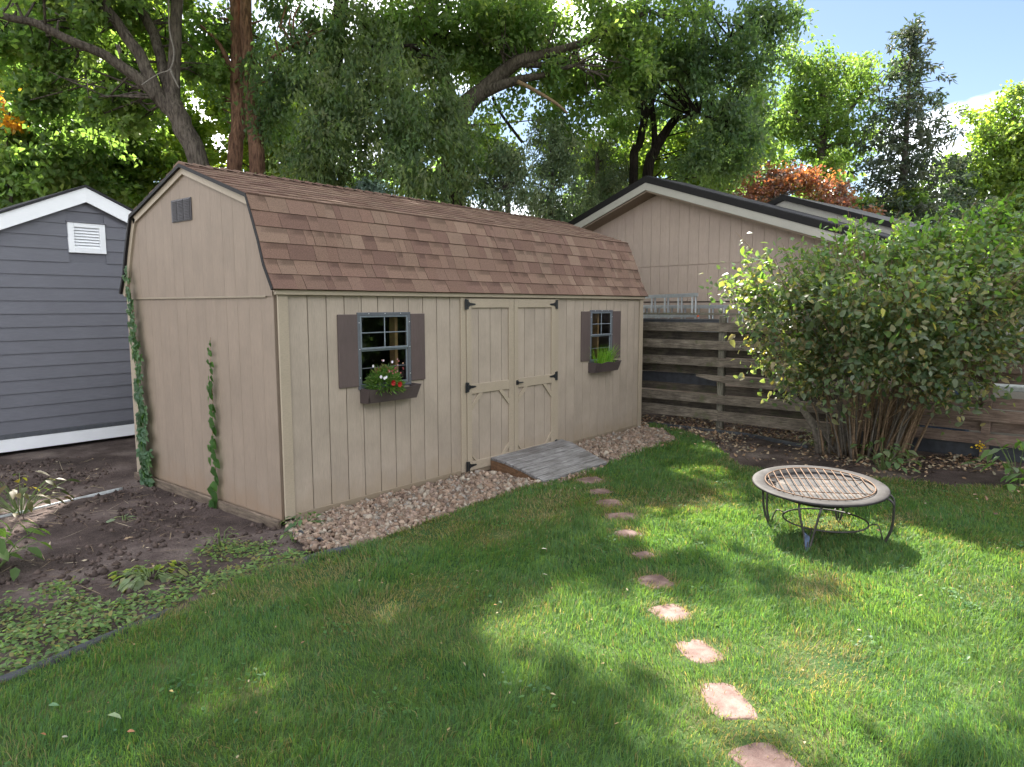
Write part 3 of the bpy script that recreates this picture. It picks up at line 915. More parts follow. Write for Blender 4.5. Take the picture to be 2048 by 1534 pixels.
# ---- window boxes
def planter_box(x0, x1, z0=1.0, z1=1.145):
    Wd, Hh = x1 - x0, z1 - z0
    b = empty("window_box", (x0, -0.018, z0)); b.parent = shed
    T = 0.014
    # front, wavy upper edge, leaning out
    n = 12; V, F = [], []
    for i in range(n + 1):
        t = i / n
        zt = Hh - 0.018 * math.exp(-((t - .22) / .14) ** 2) - 0.02 * math.exp(-((t - .72) / .16) ** 2)
        xb = 0.035 + (Wd - .07) * t; xt = Wd * t
        V += [(xb, -0.112, 0), (xt, -0.15, zt), (xt, -0.15 + T, zt), (xb, -0.112 + T, 0.0)]
    for i in range(n):
        for k in range(4):
            F.append((i * 4 + k, i * 4 + (k + 1) % 4, i * 4 + 4 + (k + 1) % 4, i * 4 + 4 + k))
    F += [(0, 1, 2, 3), tuple(n * 4 + q for q in (3, 2, 1, 0))]
    recalc(MB().add(V, F).build("front_board", "planter_paint", b))
    for s, (xt, xb) in (("l", (0, 0.0)), ("r", (Wd, Wd - .035))):
        d = T if s == "l" else -T
        V = [(xb, -0.111, 0), (xb, 0, 0), (xt, 0, Hh), (xt, -0.149, Hh - .002), (xb + d, -0.111, 0), (xb + d, 0, 0), (xt + d, 0, Hh), (xt + d, -0.149, Hh - .002)]
        recalc(MB().add(V, [(0, 1, 2, 3), (7, 6, 5, 4), (0, 4, 5, 1), (1, 5, 6, 2), (2, 6, 7, 3), (3, 7, 4, 0)]).build("end_board", "planter_paint", b))
    recalc(MB().box(0.012, Wd - .03, -0.108, -0.002, 0.0, 0.012).build("bottom_board", "planter_paint", b))
    recalc(MB().box(0.016, Wd - .016, -0.13, -0.004, 0.07, 0.085).build("potting_soil", "dark_soil", b))
    return b
planter_box(0.88, 1.565)
planter_box(4.955, 5.63)

# ---- double doors
def door(x0, x1, hinge_left):
    d = empty("door", (x0, -0.017, 0.035)); d.parent = shed
    W, Hh = x1 - x0, 2.0
    n = 4; sx = 0.105
    pw = (W - 0.02) / n
    for k in range(n):
        o = recalc(MB().box(0.004, pw - .004, -0.014, 0.0, 0.0, Hh, .003).build("door_plank", "tan_siding", d)); o.location = (0.01 + k * pw, 0, 0)
    y0, y1 = -0.034, -0.0145
    def piece(nm, a, b, c, e):
        o = recalc(MB().box(-(b - a) / 2, (b - a) / 2, y0, y1, -(e - c) / 2, (e - c) / 2, .003).build(nm, "tan_trim", d)); o.location = ((a + b) / 2, 0, (c + e) / 2); return o
    piece("stile", 0.0, 0.075, 0.0, Hh); piece("stile", W - 0.095, W, 0.0, Hh)
    for (c, e) in ((0.0, 0.105), (0.90, 1.015), (Hh - 0.105, Hh)):
        piece("rail", 0.0752, W - 0.0952, c, e)
    xa, xb = 0.0752, W - 0.0952
    for (cx, cz, dx, dz) in ((xa, 0.9, 1, -1), (xb, 0.9, -1, -1), (xa, 0.105, 1, 1), (xb, 0.105, -1, 1)):
        s1, s2 = (0.19, 0.12) if dz < 0 else (0.13, 0.075)
        if dz > 0 and ((dx > 0) ): s1, s2 = 0.085, 0.06
        P = [(cx, cz + dz * s1 * 1.0), (cx + dx * s1, cz), (cx + dx * s2, cz), (cx, cz + dz * s2)]
        recalc(MB().prism(P, 'y', y0, y1).build("corner_brace", "tan_trim", d))
    for zc in (0.06, 0.985, 1.935):
        hx, sg = (0.012, 1) if hinge_left else (W - 0.012, -1)
        mb = MB()
        mb.box(hx - sg * .03 - .016, hx - sg * .03 + .016, y0 - .007, y0 - .001, zc - .06, zc + .06, .002)
        mb.tube([(hx, y0 - .006, zc - .055), (hx, y0 - .006, zc + .055)], .009, 8)
        mb.prism([(hx + sg * .006, zc - .035), (hx + sg * .04, zc - .017), (hx + sg * .12, zc - .009), (hx + sg * .135, zc), (hx + sg * .12, zc + .009), (hx + sg * .04, zc + .017), (hx + sg * .006, zc + .035)], 'y', y0 - .006, y0 - .0005)
        recalc(mb.build("hinge", "black_iron", d))
    return d
door(2.395, 3.24, True)
dr = door(3.25, 4.125, False)
mb = MB(); mb.tube([(0.05, -.036, .965), (0.05, -.055, .965)], .02, 10); mb.tube([(0.05, -.055, .965), (0.135, -.06, .962), (0.15, -.05, .96)], [.01, .009, .007], 8)
mb.box(.03, .07, -.0375, -.0345, .935, .995)
recalc(mb.build("handle", "black_iron", dr))
box_obj("door_jamb", 2.31, 2.392, -0.036, -0.0165, 0.03, 2.05, "tan_trim", shed)
box_obj("door_jamb", 4.128, 4.2, -0.036, -0.0165, 0.03, 2.05, "tan_trim", shed)

# ------------------------------------------------------------------ ramp in front of the doors
ramp_o = empty("wooden_ramp", (0, 0, 0))
tag(ramp_o, "weathered grey plank ramp sloping from the shed doors to the lawn", "ramp")
def rampz(t): return 0.135 - 0.10 * max(0, t - .28) / .72
A0, A1 = np.array((2.78, -0.05)), np.array((4.29, -0.03))
B0, B1 = np.array((2.60, -1.0)), np.array((3.83, -1.05))
for k in range(7):
    t0, t1 = k / 7 + .008, (k + 1) / 7 - .008
    V = []
    jit0, jit1 = random.uniform(-.012, .012), random.uniform(-.012, .012)
    for dz in (0, -0.032):
        for (t, e) in ((t0, 0), (t0, 1), (t1, 1), (t1, 0)):
            p = (A0 + (B0 - A0) * t) if e == 0 else (A1 + (B1 - A1) * t)
            V.append((p[0] + (jit0 if e == 0 else jit1), p[1], rampz(t) + dz))
    c = np.mean(V, 0)
    o = recalc(MB().add(np.array(V) - c, [(0, 1, 2, 3), (7, 6, 5, 4), (0, 4, 5, 1), (1, 5, 6, 2), (2, 6, 7, 3), (3, 7, 4, 0)]).build("plank", "ramp_wood", ramp_o)); o.location = c
    bm_ = o.modifiers.new("bevel", 'BEVEL'); bm_.width = .004; bm_.segments = 1
for (P0, P1) in ((A0 + np.array((.012, 0)), B0 + np.array((.012, 0.02))), ((A0 + A1) / 2, (B0 + B1) / 2), (A1 - np.array((.05, 0)), B1 - np.array((.05, -.02)))):
    V = []
    for t in (0, .28, 1):
        p = P0 + (P1 - P0) * t
        for dx in (0, .038):
            V += [(p[0] + dx, p[1], -0.04), (p[0] + dx, p[1], rampz(t) - 0.034)]
    F = [(0, 1, 3, 2), (8, 10, 11, 9)]
    for i in (0, 4):
        F += [(i, i + 4, i + 5, i + 1), (i + 2, i + 3, i + 7, i + 6), (i + 1, i + 5, i + 7, i + 3), (i, i + 2, i + 6, i + 4)]
    recalc(MB().add(V, F).build("stringer", "ramp_side_wood", ramp_o))

# ------------------------------------------------------------------ slate grey shed at left
gs = empty("lap_sided_shed", (0.51, 5.55, 0))
tag(gs, "slate grey lap sided shed with white trim and a white louvred gable vent", "shed")
HW = 2.3; EZ = 3.40 - 0.45 * (HW)       # half width, wall height at the corner under the slope
def gz(x): return 3.47 - 0.45 * abs(x)
z = 0.255
VX0, VX1, VZ0, VZ1 = -0.235, 0.245, 2.70, 3.115
while z < 3.4:
    z1 = z + 0.1775
    lim_lo = min(HW, (3.45 - z) / 0.45); lim_hi = min(HW, max(0.0, (3.45 - z1) / 0.45))
    V, F = [], []
    def lap(a0, a1, b0, b1):
        n0 = len(V)
        V.extend([(a0, -0.022, 0), (a1, -0.022, 0), (b1, -0.009, z1 - z + .004), (b0, -0.009, z1 - z + .004), (a0, -0.004, 0), (a1, -0.004, 0), (b1, -0.004, z1 - z + .004), (b0, -0.004, z1 - z + .004)])
        F.extend([tuple(n0 + q for q in f) for f in ((0, 1, 2, 3), (7, 6, 5, 4), (0, 4, 5, 1), (1, 5, 6, 2), (2, 6, 7, 3), (3, 7, 4, 0))])
    if z < VZ1 and z1 > VZ0 and lim_hi > .3:
        lap(-lim_lo, VX0, -lim_hi, VX0)
        o = recalc(MB().add(V, F).build("lap_board", "slate_siding", gs)); o.location = (0, 0, z)
        V, F = [], []
        lap(VX1, lim_lo, VX1, lim_hi)
    else:
        lap(-lim_lo, lim_lo, -lim_hi, lim_hi)
    o = recalc(MB().add(V, F).build("lap_board", "slate_siding", gs)); o.location = (0, 0, z)
    z = z1
mb = MB(); mb.prism([(-HW, 0.03), (HW, 0.03), (HW, gz(HW)), (0, 3.46), (-HW, gz(HW))], 'y', 0.0, 3.0)
recalc(mb.build("wall", "slate_siding", gs))
o = recalc(MB().box(-HW - .02, HW + .02, -0.03, -0.001, 0.02, 0.19, .004).build("base_board", "white_paint", gs))
o = recalc(MB().box(-HW - .01, HW + .01, -0.034, -0.001, 0.193, 0.252, .002).build("flashing", "grey_window_frame", gs)); o["label"] = "dark flashing strip above the white base board"
for s in (-1, 1):
    P = [(0, 3.605), (s * (HW + .25), 3.605 - 0.45 * (HW + .25)), (s * (HW + .25), 3.405 - 0.45 * (HW + .25)), (0, 3.405)]
    recalc(MB().prism(P, 'y', -0.10, -0.075).build("fascia_board", "white_paint", gs))
    P = [(0, 3.61), (s * (HW + .26), 3.61 - 0.45 * (HW + .26)), (s * (HW + .26), 3.64 - 0.45 * (HW + .26)), (0, 3.64)]
    recalc(MB().prism(P, 'y', -0.12, 3.1).build("roof", "dark_roofing", gs))
    P = [(0, 3.45), (s * (HW + .24), 3.45 - 0.45 * (HW + .24)), (s * (HW + .24), 3.47 - 0.45 * (HW + .24)), (0, 3.47)]
    recalc(MB().prism(P, 'y', -0.074, 0.0).build("soffit", "white_paint", gs))
gv = recalc(MB().box(VX0, VX0 + .075, -.04, -.0, VZ0, VZ1).box(VX1 - .075, VX1, -.04, -.0, VZ0, VZ1).box(VX0 + .075, VX1 - .075, -.04, -.0, VZ1 - .06, VZ1).box(VX0 + .075, VX1 - .075, -.04, -.0, VZ0, VZ0 + .07).build("vent_frame", "white_paint", gs))
o = recalc(MB().box(VX0 - .02, VX1 + .02, -.052, -.0, VZ1 + .001, VZ1 + .022).build("vent_cap", "slate_siding", gs))
for k in range(7):
    mb = MB().prism([(-0.030, 0.0), (-0.006, 0.036), (-0.002, 0.036), (-0.024, 0.0)], 'x', VX0 + .076, VX1 - .076)
    # prism along x uses (y,z)
    o = recalc(mb.build("slat", "white_paint", gv)); o.location = (0, 0, VZ0 + .072 + k * .0405)

# ------------------------------------------------------------------ garage behind the fence
ga = empty("garage", (9.2, 1.0, 0), math.radians(-10.0))
tag(ga, "low gabled tan garage with vertical groove siding standing behind the fence", "garage")
# local frame: +y = along the gable towards the left of the photo, +x = away from the camera
PK = 0.18
def gaz(y): return 4.12 - 0.333 * abs(y - PK)
y = -5.0
while y < 5.2:
    y1 = y + 0.2225
    ym = (y + y1) / 2
    g_ = 0.003
    ztop = [min(gaz(q), 9) for q in (y + g_, y1 - g_)]
    poly = [(0, 2.722), (y1 - y - 2 * g_, 2.722), (y1 - y - 2 * g_, ztop[1]), (0, ztop[0])]
    if y < PK < y1: poly.insert(3, (PK - y - g_, 4.12))
    o = recalc(MB().prism(poly, 'x', -0.015, 0.0).build("siding_plank", "garage_siding", ga)); o.location = (0, y + g_, 0)
    o = recalc(MB().box(-0.015, 0.0, 0, y1 - y - 2 * g_, 2.03, 2.709, .002).build("siding_plank", "garage_siding", ga)); o.location = (0, y + g_, 0)
    y = y1
recalc(MB().prism([(-5, -.05), (5.2, -.05), (5.2, gaz(5.2) - .03), (PK, 4.09), (-5, gaz(-5) - .03)], 'x', 0.001, 6.0).build("wall", "garage_siding", ga))
recalc(MB().box(-0.008, 0.0005, -5, 5.2, 2.012, 2.03).build("drip_flashing", "dark_metal_edge", ga))
OV = 0.42
for s, ye in ((1, 5.6), (-1, -5.4)):
    def zz(yv, off): return 4.12 + off - 0.333 * abs(yv - PK)
    def band(nm, o0, o1, xa, xb, mat):
        P = [(PK, 4.12 + o0), (ye, zz(ye, o0)), (ye, zz(ye, o1)), (PK, 4.12 + o1)]
        return recalc(MB().prism(P, 'x', xa, xb).build(nm, mat, ga))
    band("fascia_board", 0.035, 0.175, -OV, -OV + .03, "garage_fascia")
    band("roof_edge", 0.177, 0.30, -OV - .012, -OV + .03, "dark_metal_edge")
    band("roof", 0.20, 0.31, -OV + .031, 6.2, "dark_roofing")
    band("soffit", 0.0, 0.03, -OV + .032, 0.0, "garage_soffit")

# house roof further back
hs = empty("house", (9.2 + .9 * .9848, 1.0 - .9 * .1736, 0), math.radians(-10.0))
tag(hs, "pale house gable with dark roof edge rising behind the garage roof", "house")
HS, HZ, HK = -1.95, 3.845, 0.345
recalc(MB().prism([(HS - 4.2, -.1), (HS + 4.2, -.1), (HS + 4.2, HZ - HK * 4.2), (HS, HZ), (HS - 4.2, HZ - HK * 4.2)], 'x', 0.0, 3.0).build("wall", "garage_fascia", hs))
for ye in (HS + 4.6, HS - 4.6):
    P = [(HS, HZ + .003), (ye, HZ + .003 - HK * abs(ye - HS)), (ye, HZ + .10 - HK * abs(ye - HS)), (HS, HZ + .10)]
    recalc(MB().prism(P, 'x', -0.05, 3.1).build("roof", "dark_metal_edge", hs))
del_depth = 0.85
for o in ga.children:
    if o.name.startswith(("wall", "roof")) and not o.name.startswith("roof_edge"):
        for v in o.data.vertices:
            if v.co.x > 4: v.co.x = del_depth

# ------------------------------------------------------------------ fence
fe = empty("board_fence", (7.3, -1.0, 0))
tag(fe, "weathered alternating board fence running from the tan shed behind the big bush", "fence")
def fboard(ya, yb, z0, z1, side, mat=None, dz=(0, 0), taper=False):
    x0 = 7.222 if side == "front" else 7.352
    mat = mat or ("fence_wood" if side == "front" else "fence_wood_stain_shade")
    off = 0.0
    n = 6
    V = []
    for i in range(n + 1):
        t = i / n; y = ya + (yb - ya) * t
        w = 0.012 * (random.random() - .5); d = dz[0] + (dz[1] - dz[0]) * t
        zt = z1 + d + 0.006 * (random.random() - .5); zb = z0 + d + 0.006 * (random.random() - .5)
        if taper and t < .35: zb = zb + (0.35 - t) / .35 * 0.11 * (1 if i == 0 else .8)
        for (xx, zz) in ((x0 + w * .5, zb), (x0 + w * .5, zt), (x0 + .026 + w * .5, zt), (x0 + .026 + w * .5, zb)):
            V.append((xx, y, zz))
    F = []
    for i in range(n):
        for k in range(4):
            F.append((i * 4 + k, i * 4 + (k + 1) % 4, i * 4 + 4 + (k + 1) % 4, i * 4 + 4 + k))
    F += [(0, 1, 2, 3), tuple(n * 4 + q for q in (3, 2, 1, 0))]
    c = np.mean(V, 0)
    o = recalc(MB().add(np.array(V) - c, F).build("board", mat, fe)); o.location = Vector(c) - fe.location
    return o
for zt in (1.675, 1.40, 1.123, 0.526):
    fboard(2.6, -2.84, zt - 0.142, zt, "front", dz=(0, random.uniform(-.01, .005)))
fboard(-0.62, -2.84, 0.69, 0.835, "front", taper=True, dz=(0.01, -0.02))
fboard(2.6, -1.0, 0.125, 0.29, "front", dz=(.03, -.01)); fboard(-1.004, -2.84, 0.10, 0.265, "front", dz=(0.01, -.02))
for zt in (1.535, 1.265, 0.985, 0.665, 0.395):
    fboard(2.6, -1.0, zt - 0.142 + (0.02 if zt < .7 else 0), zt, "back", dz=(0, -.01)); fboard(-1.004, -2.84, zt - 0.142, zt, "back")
for zt in (1.55, 1.245):
    fboard(-2.86, -6.6, zt - 0.142, zt, "front", "fence_wood_brown")
for zt in (0.625, 0.315):
    fboard(-2.86, -6.6, zt - 0.15, zt, "front", "fence_wood_brown", dz=(0.02, -.01))
for zt in (1.41, 1.105):
    fboard(-2.86, -6.6, zt - 0.15, zt, "back", "fence_wood_brown")
for zt in (0.765, 0.465):
    fboard(-2.86, -4.52, zt - 0.135, zt, "back", "fence_wood_brown"); fboard(-4.524, -6.6, zt - 0.135, zt + .01, "back", "fence_wood_brown")
for yy, zt, mt in ((2.4, 1.78, "fence_post_wood"), (-1.02, 1.79, "fence_post_wood"), (-2.85, 1.72, "fence_post_wood"), (-4.58, 1.6, "fence_wood_brown"), (-6.4, 1.6, "fence_wood_brown")):
    o = box_obj("post", 7.252, 7.348, yy - .05, yy + .05, -0.2, zt, mt, None, .006)
    o.parent = fe; o.location = o.location - fe.location
o = box_obj("top_rail", 7.285, 7.31, -2.8, 2.4, 1.80, 1.835, "fence_post_wood", None); o.parent = fe; o.location = o.location - fe.location
o = box_obj("gravel_board", 7.36, 7.375, -6.6, -2.9, -0.05, 0.16, "black_plastic", None); o.parent = fe; o.location = o.location - fe.location

fb = fboard(2.4, -0.9, 0.60, 0.83, "back", "black_plastic"); fb.name = "backing_sheet"; fb.location.x += 0.03
tp = recalc(MB().prism([(7.40, 1.62), (7.42, 1.72), (7.50, 1.735), (7.47, 1.60)], 'y', -0.98, 2.4).build("tarp", "black_plastic"))
tag(tp, "rolled black tarp lying along the back of the fence under the ladders", "tarp")

# things seen through the missing boards at the right end of the fence
b = empty("storage_bin", (7.85, -4.05, 0)); tag(b, "blue grey plastic bin behind the fence gap beside the bush", "bin")
recalc(MB().prism([(-.26, 0), (.26, 0), (.3, .84), (-.3, .84)], 'x', -.2, .2).build("body", "blue_plastic", b)); recalc(MB().box(-.23, .23, -.33, .33, .845, .9, .015).build("lid", "black_plastic", b))
b = empty("folding_table", (7.95, -4.95, 0)); tag(b, "white table top with a red stripe seen through the fence gap at far right", "table")
recalc(MB().box(-.25, .25, -.6, .55, .83, .9, .01).build("table_top", "white_plastic", b)); recalc(MB().prism([(-.62, .72), (-.28, .8), (-.2, .8), (-.5, .72)], 'x', -.262, -.25).build("stripe", "red_plastic", b))
for sx in (-.2, .2):
    for sy in (-.5, .45):
        recalc(MB().tube([(sx, sy, -.1), (sx, sy, .829)], .018, 8).build("leg", "ladder_metal", b))

# ------------------------------------------------------------------ ladders hung behind the fence
def ladder(xl, ya, yb, zb, zt, tilt, lab, double):
    ca, sa = math.cos(math.radians(-10)), math.sin(math.radians(-10))
    r = empty("ladder", (9.2 + xl * ca - ya * sa, 1.0 + xl * sa + ya * ca, zb), math.radians(-10)); tag(r, lab, "ladder", "aluminium ladders stored on edge behind the fence")
    Ln = ya - yb; h = zt - zb
    for z in (0, h):
        V = []
        recalc(MB().add([(0, 0, z - .032), (.028, 0, z - .032), (.028, 0, z + .032), (0, 0, z + .032), (0, -Ln, z - .032 + tilt), (.028, -Ln, z - .032 + tilt), (.028, -Ln, z + .032 + tilt), (0, -Ln, z + .032 + tilt)],
                        [(0, 1, 2, 3), (7, 6, 5, 4), (0, 4, 5, 1), (1, 5, 6, 2), (2, 6, 7, 3), (3, 7, 4, 0)]).build("rail", "ladder_metal", r))
    k = 0.2
    while k < Ln:
        t = tilt * k / Ln
        recalc(MB().tube([(.014, -k, 0.03 + t), (.014, -k, h - .03 + t)], .018, 8).build("rung", "ladder_metal", r))
        if double: recalc(MB().tube([(.05, -k - .05, 0.03 + t), (.05, -k - .05, h - .03 + t)], .018, 8).build("rung", "ladder_metal", r))
        k += 0.305
    for q in (.35, Ln * .75):
        recalc(MB().box(0.03, -xl - .016, -q - .012, -q + .012, -.06, -.034).build("wall_hook", "black_iron", r))
    if double:
        recalc(MB().box(-.004, .03, -Ln - .03, -Ln - .001, -.03 + tilt, .03 + tilt).build("end_cap", "orange_plastic", r))
ladder(-0.55, 1.3, -1.15, 1.72, 2.09, 0.055, "nearer aluminium ladder with an orange end cap, hung on edge above the fence", True)
ladder(-0.16, 1.5, -2.5, 1.50, 1.93, 0.0, "longer aluminium ladder on the garage wall, reaching behind the bush", True)

# ------------------------------------------------------------------ stepping stones
ST = [((3.051, -1.313), .17, .14, .35, "purplish flat stepping stone right at the foot of the wooden ramp"),
      ((2.718, -1.649), .13, .10, .2, "second stepping stone from the ramp, low and half hidden in the lawn"),
      ((2.404, -1.954), .13, .12, .1, "third stepping stone from the ramp, ringed with dry straw grass"),
      ((2.073, -2.287), .15, .12, 0, "fourth stepping stone from the ramp, in a pale patch of dry grass"),
      ((1.685, -2.586), .10, .10, .4, "fifth stepping stone from the ramp, small and pinkish"),
      ((1.313, -2.942), .08, .08, .1, "smallest stepping stone, nearly overgrown, sixth from the ramp"),
      ((0.899, -3.267), .115, .115, .2, "seventh stepping stone from the ramp, with blades across its front"),
      ((0.488, -3.595), .115, .13, .2, "eighth stepping stone from the ramp, narrow and edged with dead grass"),
      ((0.135, -3.950), .105, .135, .15, "squarish pink stepping stone third from the bottom of the photo"),
      ((-0.255, -4.271), .105, .165, -.1, "pink stepping stone second from the bottom of the photo"),
      ((-0.614, -4.613), .125, .16, .2, "pink stepping stone cut off by the bottom edge of the photo")]
for (xy, a, b_, ro, lab) in ST:
    n = 22; V = []
    zt = float(lawn_z(np.array(xy[0]), np.array(xy[1]))) + 0.004
    th0 = random.random() * 6
    ca, sa = math.cos(-0.68 + ro), math.sin(-0.68 + ro)
    for dz, s_ in ((-0.05, 1.0), (-0.006, 1.0), (0.0, .95)):
        for k in range(n):
            t = 2 * math.pi * k / n
            e = 0.42
            px = math.copysign(abs(math.cos(t)) ** e, math.cos(t)) * a * (1 + .05 * math.sin(3 * t + th0) + .035 * math.sin(7 * t + th0)) * s_
            py = math.copysign(abs(math.sin(t)) ** e, math.sin(t)) * b_ * (1 + .05 * math.sin(2 * t + th0) + .03 * math.sin(5 * t)) * s_
            V.append((px * ca - py * sa, px * sa + py * ca, dz))
    F = [tuple(range(2 * n, 3 * n))] + [(r * n + k, r * n + (k + 1) % n, (r + 1) * n + (k + 1) % n, (r + 1) * n + k) for r in (0, 1) for k in range(n)]
    o = recalc(mesh_obj("stepping_stone", V, F, "red_flagstone")); o.location = (xy[0], xy[1], zt)
    tag(o, lab, "stepping stone", "stepping stones leading across the lawn from the ramp")

# ------------------------------------------------------------------ fire pit
fp = empty("fire_pit", (2.705, -3.86, 0)); tag(fp, "tilted round steel fire pit with a rusty wire grate on a wire stand", "fire pit")
fpn = Vector((-0.062, -0.03, 1)).normalized()
fq = Vector((0, 0, 1)).rotation_difference(fpn)
FPC = Vector((0, 0.017, 0.447))
def lathe(prof, n, name, mat, parent, closed_prof=False):
    V, F = [], []
    for (r, z) in prof:
        for k in range(n):
            t = 2 * math.pi * k / n; V.append((r * math.cos(t), r * math.sin(t), z))
    for i in range(len(prof) - 1):
        for k in range(n):
            F.append((i * n + k, i * n + (k + 1) % n, (i + 1) * n + (k + 1) % n, (i + 1) * n + k))
    o = mesh_obj(name, V, F, mat, parent, True); recalc(o); return o
bowl = lathe([(0.001, -.085), (.2, -.08), (.33, -.06), (.415, -.022), (.437, -.006), (.46, -.002), (.50, .002), (.530, .0), (.540, -.006), (.538, -.018), (.526, -.02), (.45, -.02), (.42, -.045), (.34, -.10), (.2, -.145), (.001, -.155)], 72, "bowl", "weathered_steel", fp)
bowl.location = FPC; bowl.rotation_mode = 'QUATERNION'; bowl.rotation_quaternion = fq
ash = lathe([(0.001, -.066), (.12, -.062), (.25, -.06), (.345, -.052)], 40, "ash_bed", "ash_bed", fp)
ash.location = FPC; ash.rotation_mode = 'QUATERNION'; ash.rotation_quaternion = fq
gr_ = empty("grate", FPC); gr_.parent = fp; gr_.rotation_mode = 'QUATERNION'; gr_.rotation_quaternion = fq
def ringpts(r, z, n=48): return [(r * math.cos(2 * math.pi * k / n), r * math.sin(2 * math.pi * k / n), z) for k in range(n)]
recalc(MB().tube(ringpts(.432, .004), .0055, 8, closed=True).build("grate_ring", "rusty_wire", gr_, True))
P0, P1 = (2.898, -3.402, 0.450), (2.167, -3.807, 0.450)
dv = Vector((P1[0] - P0[0], P1[1] - P0[1], 0)).normalized(); pv = Vector((-dv.y, dv.x, 0))
for k in range(13):
    o_ = -0.385 + k * 0.77 / 12
    h_ = math.sqrt(.43 ** 2 - o_ ** 2)
    pts = [tuple(pv * o_ + dv * (h_ * s_) + Vector((0, 0, 0.003 - 0.010 * (1 - s_ * s_)))) for s_ in (-1, -.6, -.2, .2, .6, 1)]
    recalc(MB().tube(pts, .0042, 6).build("wire", "rusty_wire", gr_, True))
for s_ in (-.16, .2):
    pts = [tuple(dv * s_ + pv * q + Vector((0, 0, -.013))) for q in (-.38, 0, .38)]
    recalc(MB().tube(pts, .004, 6).build("wire", "rusty_wire", gr_, True))
stand = empty("stand", (0, 0, 0)); stand.parent = fp
FC = Vector((2.72 - 2.705, -3.90 + 3.86, 0))
recalc(MB().tube([tuple(Vector(p) + FC) for p in ringpts(.335, .135, 56)], .0075, 8, closed=True).build("ring", "painted_iron", stand, True))
for i, ft in enumerate(((2.709, -3.447), (2.197, -3.917), (2.801, -4.339), (3.218, -3.885))):
    F_ = Vector((ft[0] - 2.705, ft[1] + 3.86, -.01)) - FC
    dr_ = Vector((F_.x, F_.y, 0)).normalized(); tn = Vector((-dr_.y, dr_.x, 0)); rr = Vector((F_.x, F_.y, 0)).length
    mb = MB()
    for s_ in (-1, 1):
        ztop = FPC.z - .03 - (fpn.x * dr_.x + fpn.y * dr_.y) * .45
        P = [dr_ * .40 + tn * .085 * s_ + Vector((0, 0, ztop - .012)), dr_ * .46 + tn * .085 * s_ + Vector((0, 0, ztop - .008)), dr_ * .505 + tn * .08 * s_ + Vector((0, 0, ztop - .05)), dr_ * .51 + tn * .062 * s_ + Vector((0, 0, ztop - .14)),
             dr_ * (.50) + tn * .035 * s_ + Vector((0, 0, .13)), dr_ * rr + tn * .007 * s_ + Vector((0, 0, -.02))]
        S = smooth_path([(*(p + FC), 0.0075) for p in P], 4)
        mb.tube([q[:3] for q in S], .0095, 8)
    recalc(mb.build("leg", "painted_iron", stand, True))
    P = [dr_ * .335 + Vector((0, 0, .135)), dr_ * .40 + Vector((0, 0, .15)), dr_ * (rr - .02) + Vector((0, 0, .09)), dr_ * (rr - .004) + Vector((0, 0, .03))]
    recalc(MB().tube([tuple(Vector(q[:3]) + FC) for q in smooth_path([(*p, 0) for p in P], 4)], .0055, 6).build("strut", "painted_iron", stand, True))
    if i == 1:
        mb = MB()
        a, b_, c_, d_ = [dr_ * r1 + tn * t1 + Vector((0, 0, z1)) + FC for (r1, t1, z1) in ((.5, -.03, .15), (.5, .012, .12), (rr, .006, .0), (rr, -.012, .0))]
        mb.add([a, b_, c_, d_] + [p + dr_ * .006 for p in (a, b_, c_, d_)], [(0, 1, 2, 3), (7, 6, 5, 4), (0, 4, 5, 1), (1, 5, 6, 2), (2, 6, 7, 3), (3, 7, 4, 0)])
        o = recalc(mb.build("leg_plate", "blue_iron", stand)); o["label"] = "bluish plate on the front leg"

# ------------------------------------------------------------------ edging, fabric, white strip
def ribbon(name, pts, w, h, mat, lab, cat):
    S = smooth_path([(*p, 0) for p in pts], 5)
    mb = MB(); V, F = [], []
    for i, q in enumerate(S):
        a = np.array(S[min(i + 1, len(S) - 1)][:2]) - np.array(S[max(i - 1, 0)][:2]); a = a / np.linalg.norm(a); nn = np.array([-a[1], a[0]])
        for (o_, z_) in ((-w, -.05), (-w, h * .6), (-w * .4, h), (w * .4, h), (w, h * .6), (w, -.05)):
            V.append((q[0] + nn[0] * o_, q[1] + nn[1] * o_, q[2] + z_))
    for i in range(len(S) - 1):
        for k in range(5):
            F.append((i * 6 + k, i * 6 + k + 1, i * 6 + 7 + k, i * 6 + 6 + k))
    F += [(0, 1, 2, 3, 4, 5), tuple((len(S) - 1) * 6 + q for q in (5, 4, 3, 2, 1, 0))]
    o = recalc(mesh_obj(name, V, F, mat, None, True)); return tag(o, lab, cat)
ribbon("lawn_edging", [(-4.5, -1.35, .0), (-3.2, -1.31, 0), (-2.49, -1.262, .0), (-2.27, -1.24, .0), (-1.97, -1.165, -.005), (-1.74, -1.12, -.01), (-1.5, -1.05, -.02)], .026, .028, "black_plastic", "long black plastic edging between the weedy bed and the lawn", "edging")
ribbon("lawn_edging", [(-.46, -.97, -.01), (-.3, -.985, .0), (-.16, -1.045, .01), (-.08, -1.085, .012)], .022, .035, "black_plastic", "short black edging end at the corner of the gravel strip", "edging")
ribbon("edging_strip", [(-1.6, 2.50, -.085), (-1.24, 2.56, -.085), (-.8, 2.65, -.085), (-.3, 2.74, -.085)], .007, .02, "white_plastic", "thin white edging strip behind the sunlit bare soil at left", "edging")
ribbon("drip_hose", [(7.0, .1, -.02), (6.98, -.9, -.02), (6.95, -1.6, -.015), (6.7, -2.2, -.01), (6.6, -2.6, -.02)], .018, .035, "black_plastic", "black hose lying on the soil at the foot of the fence", "hose")
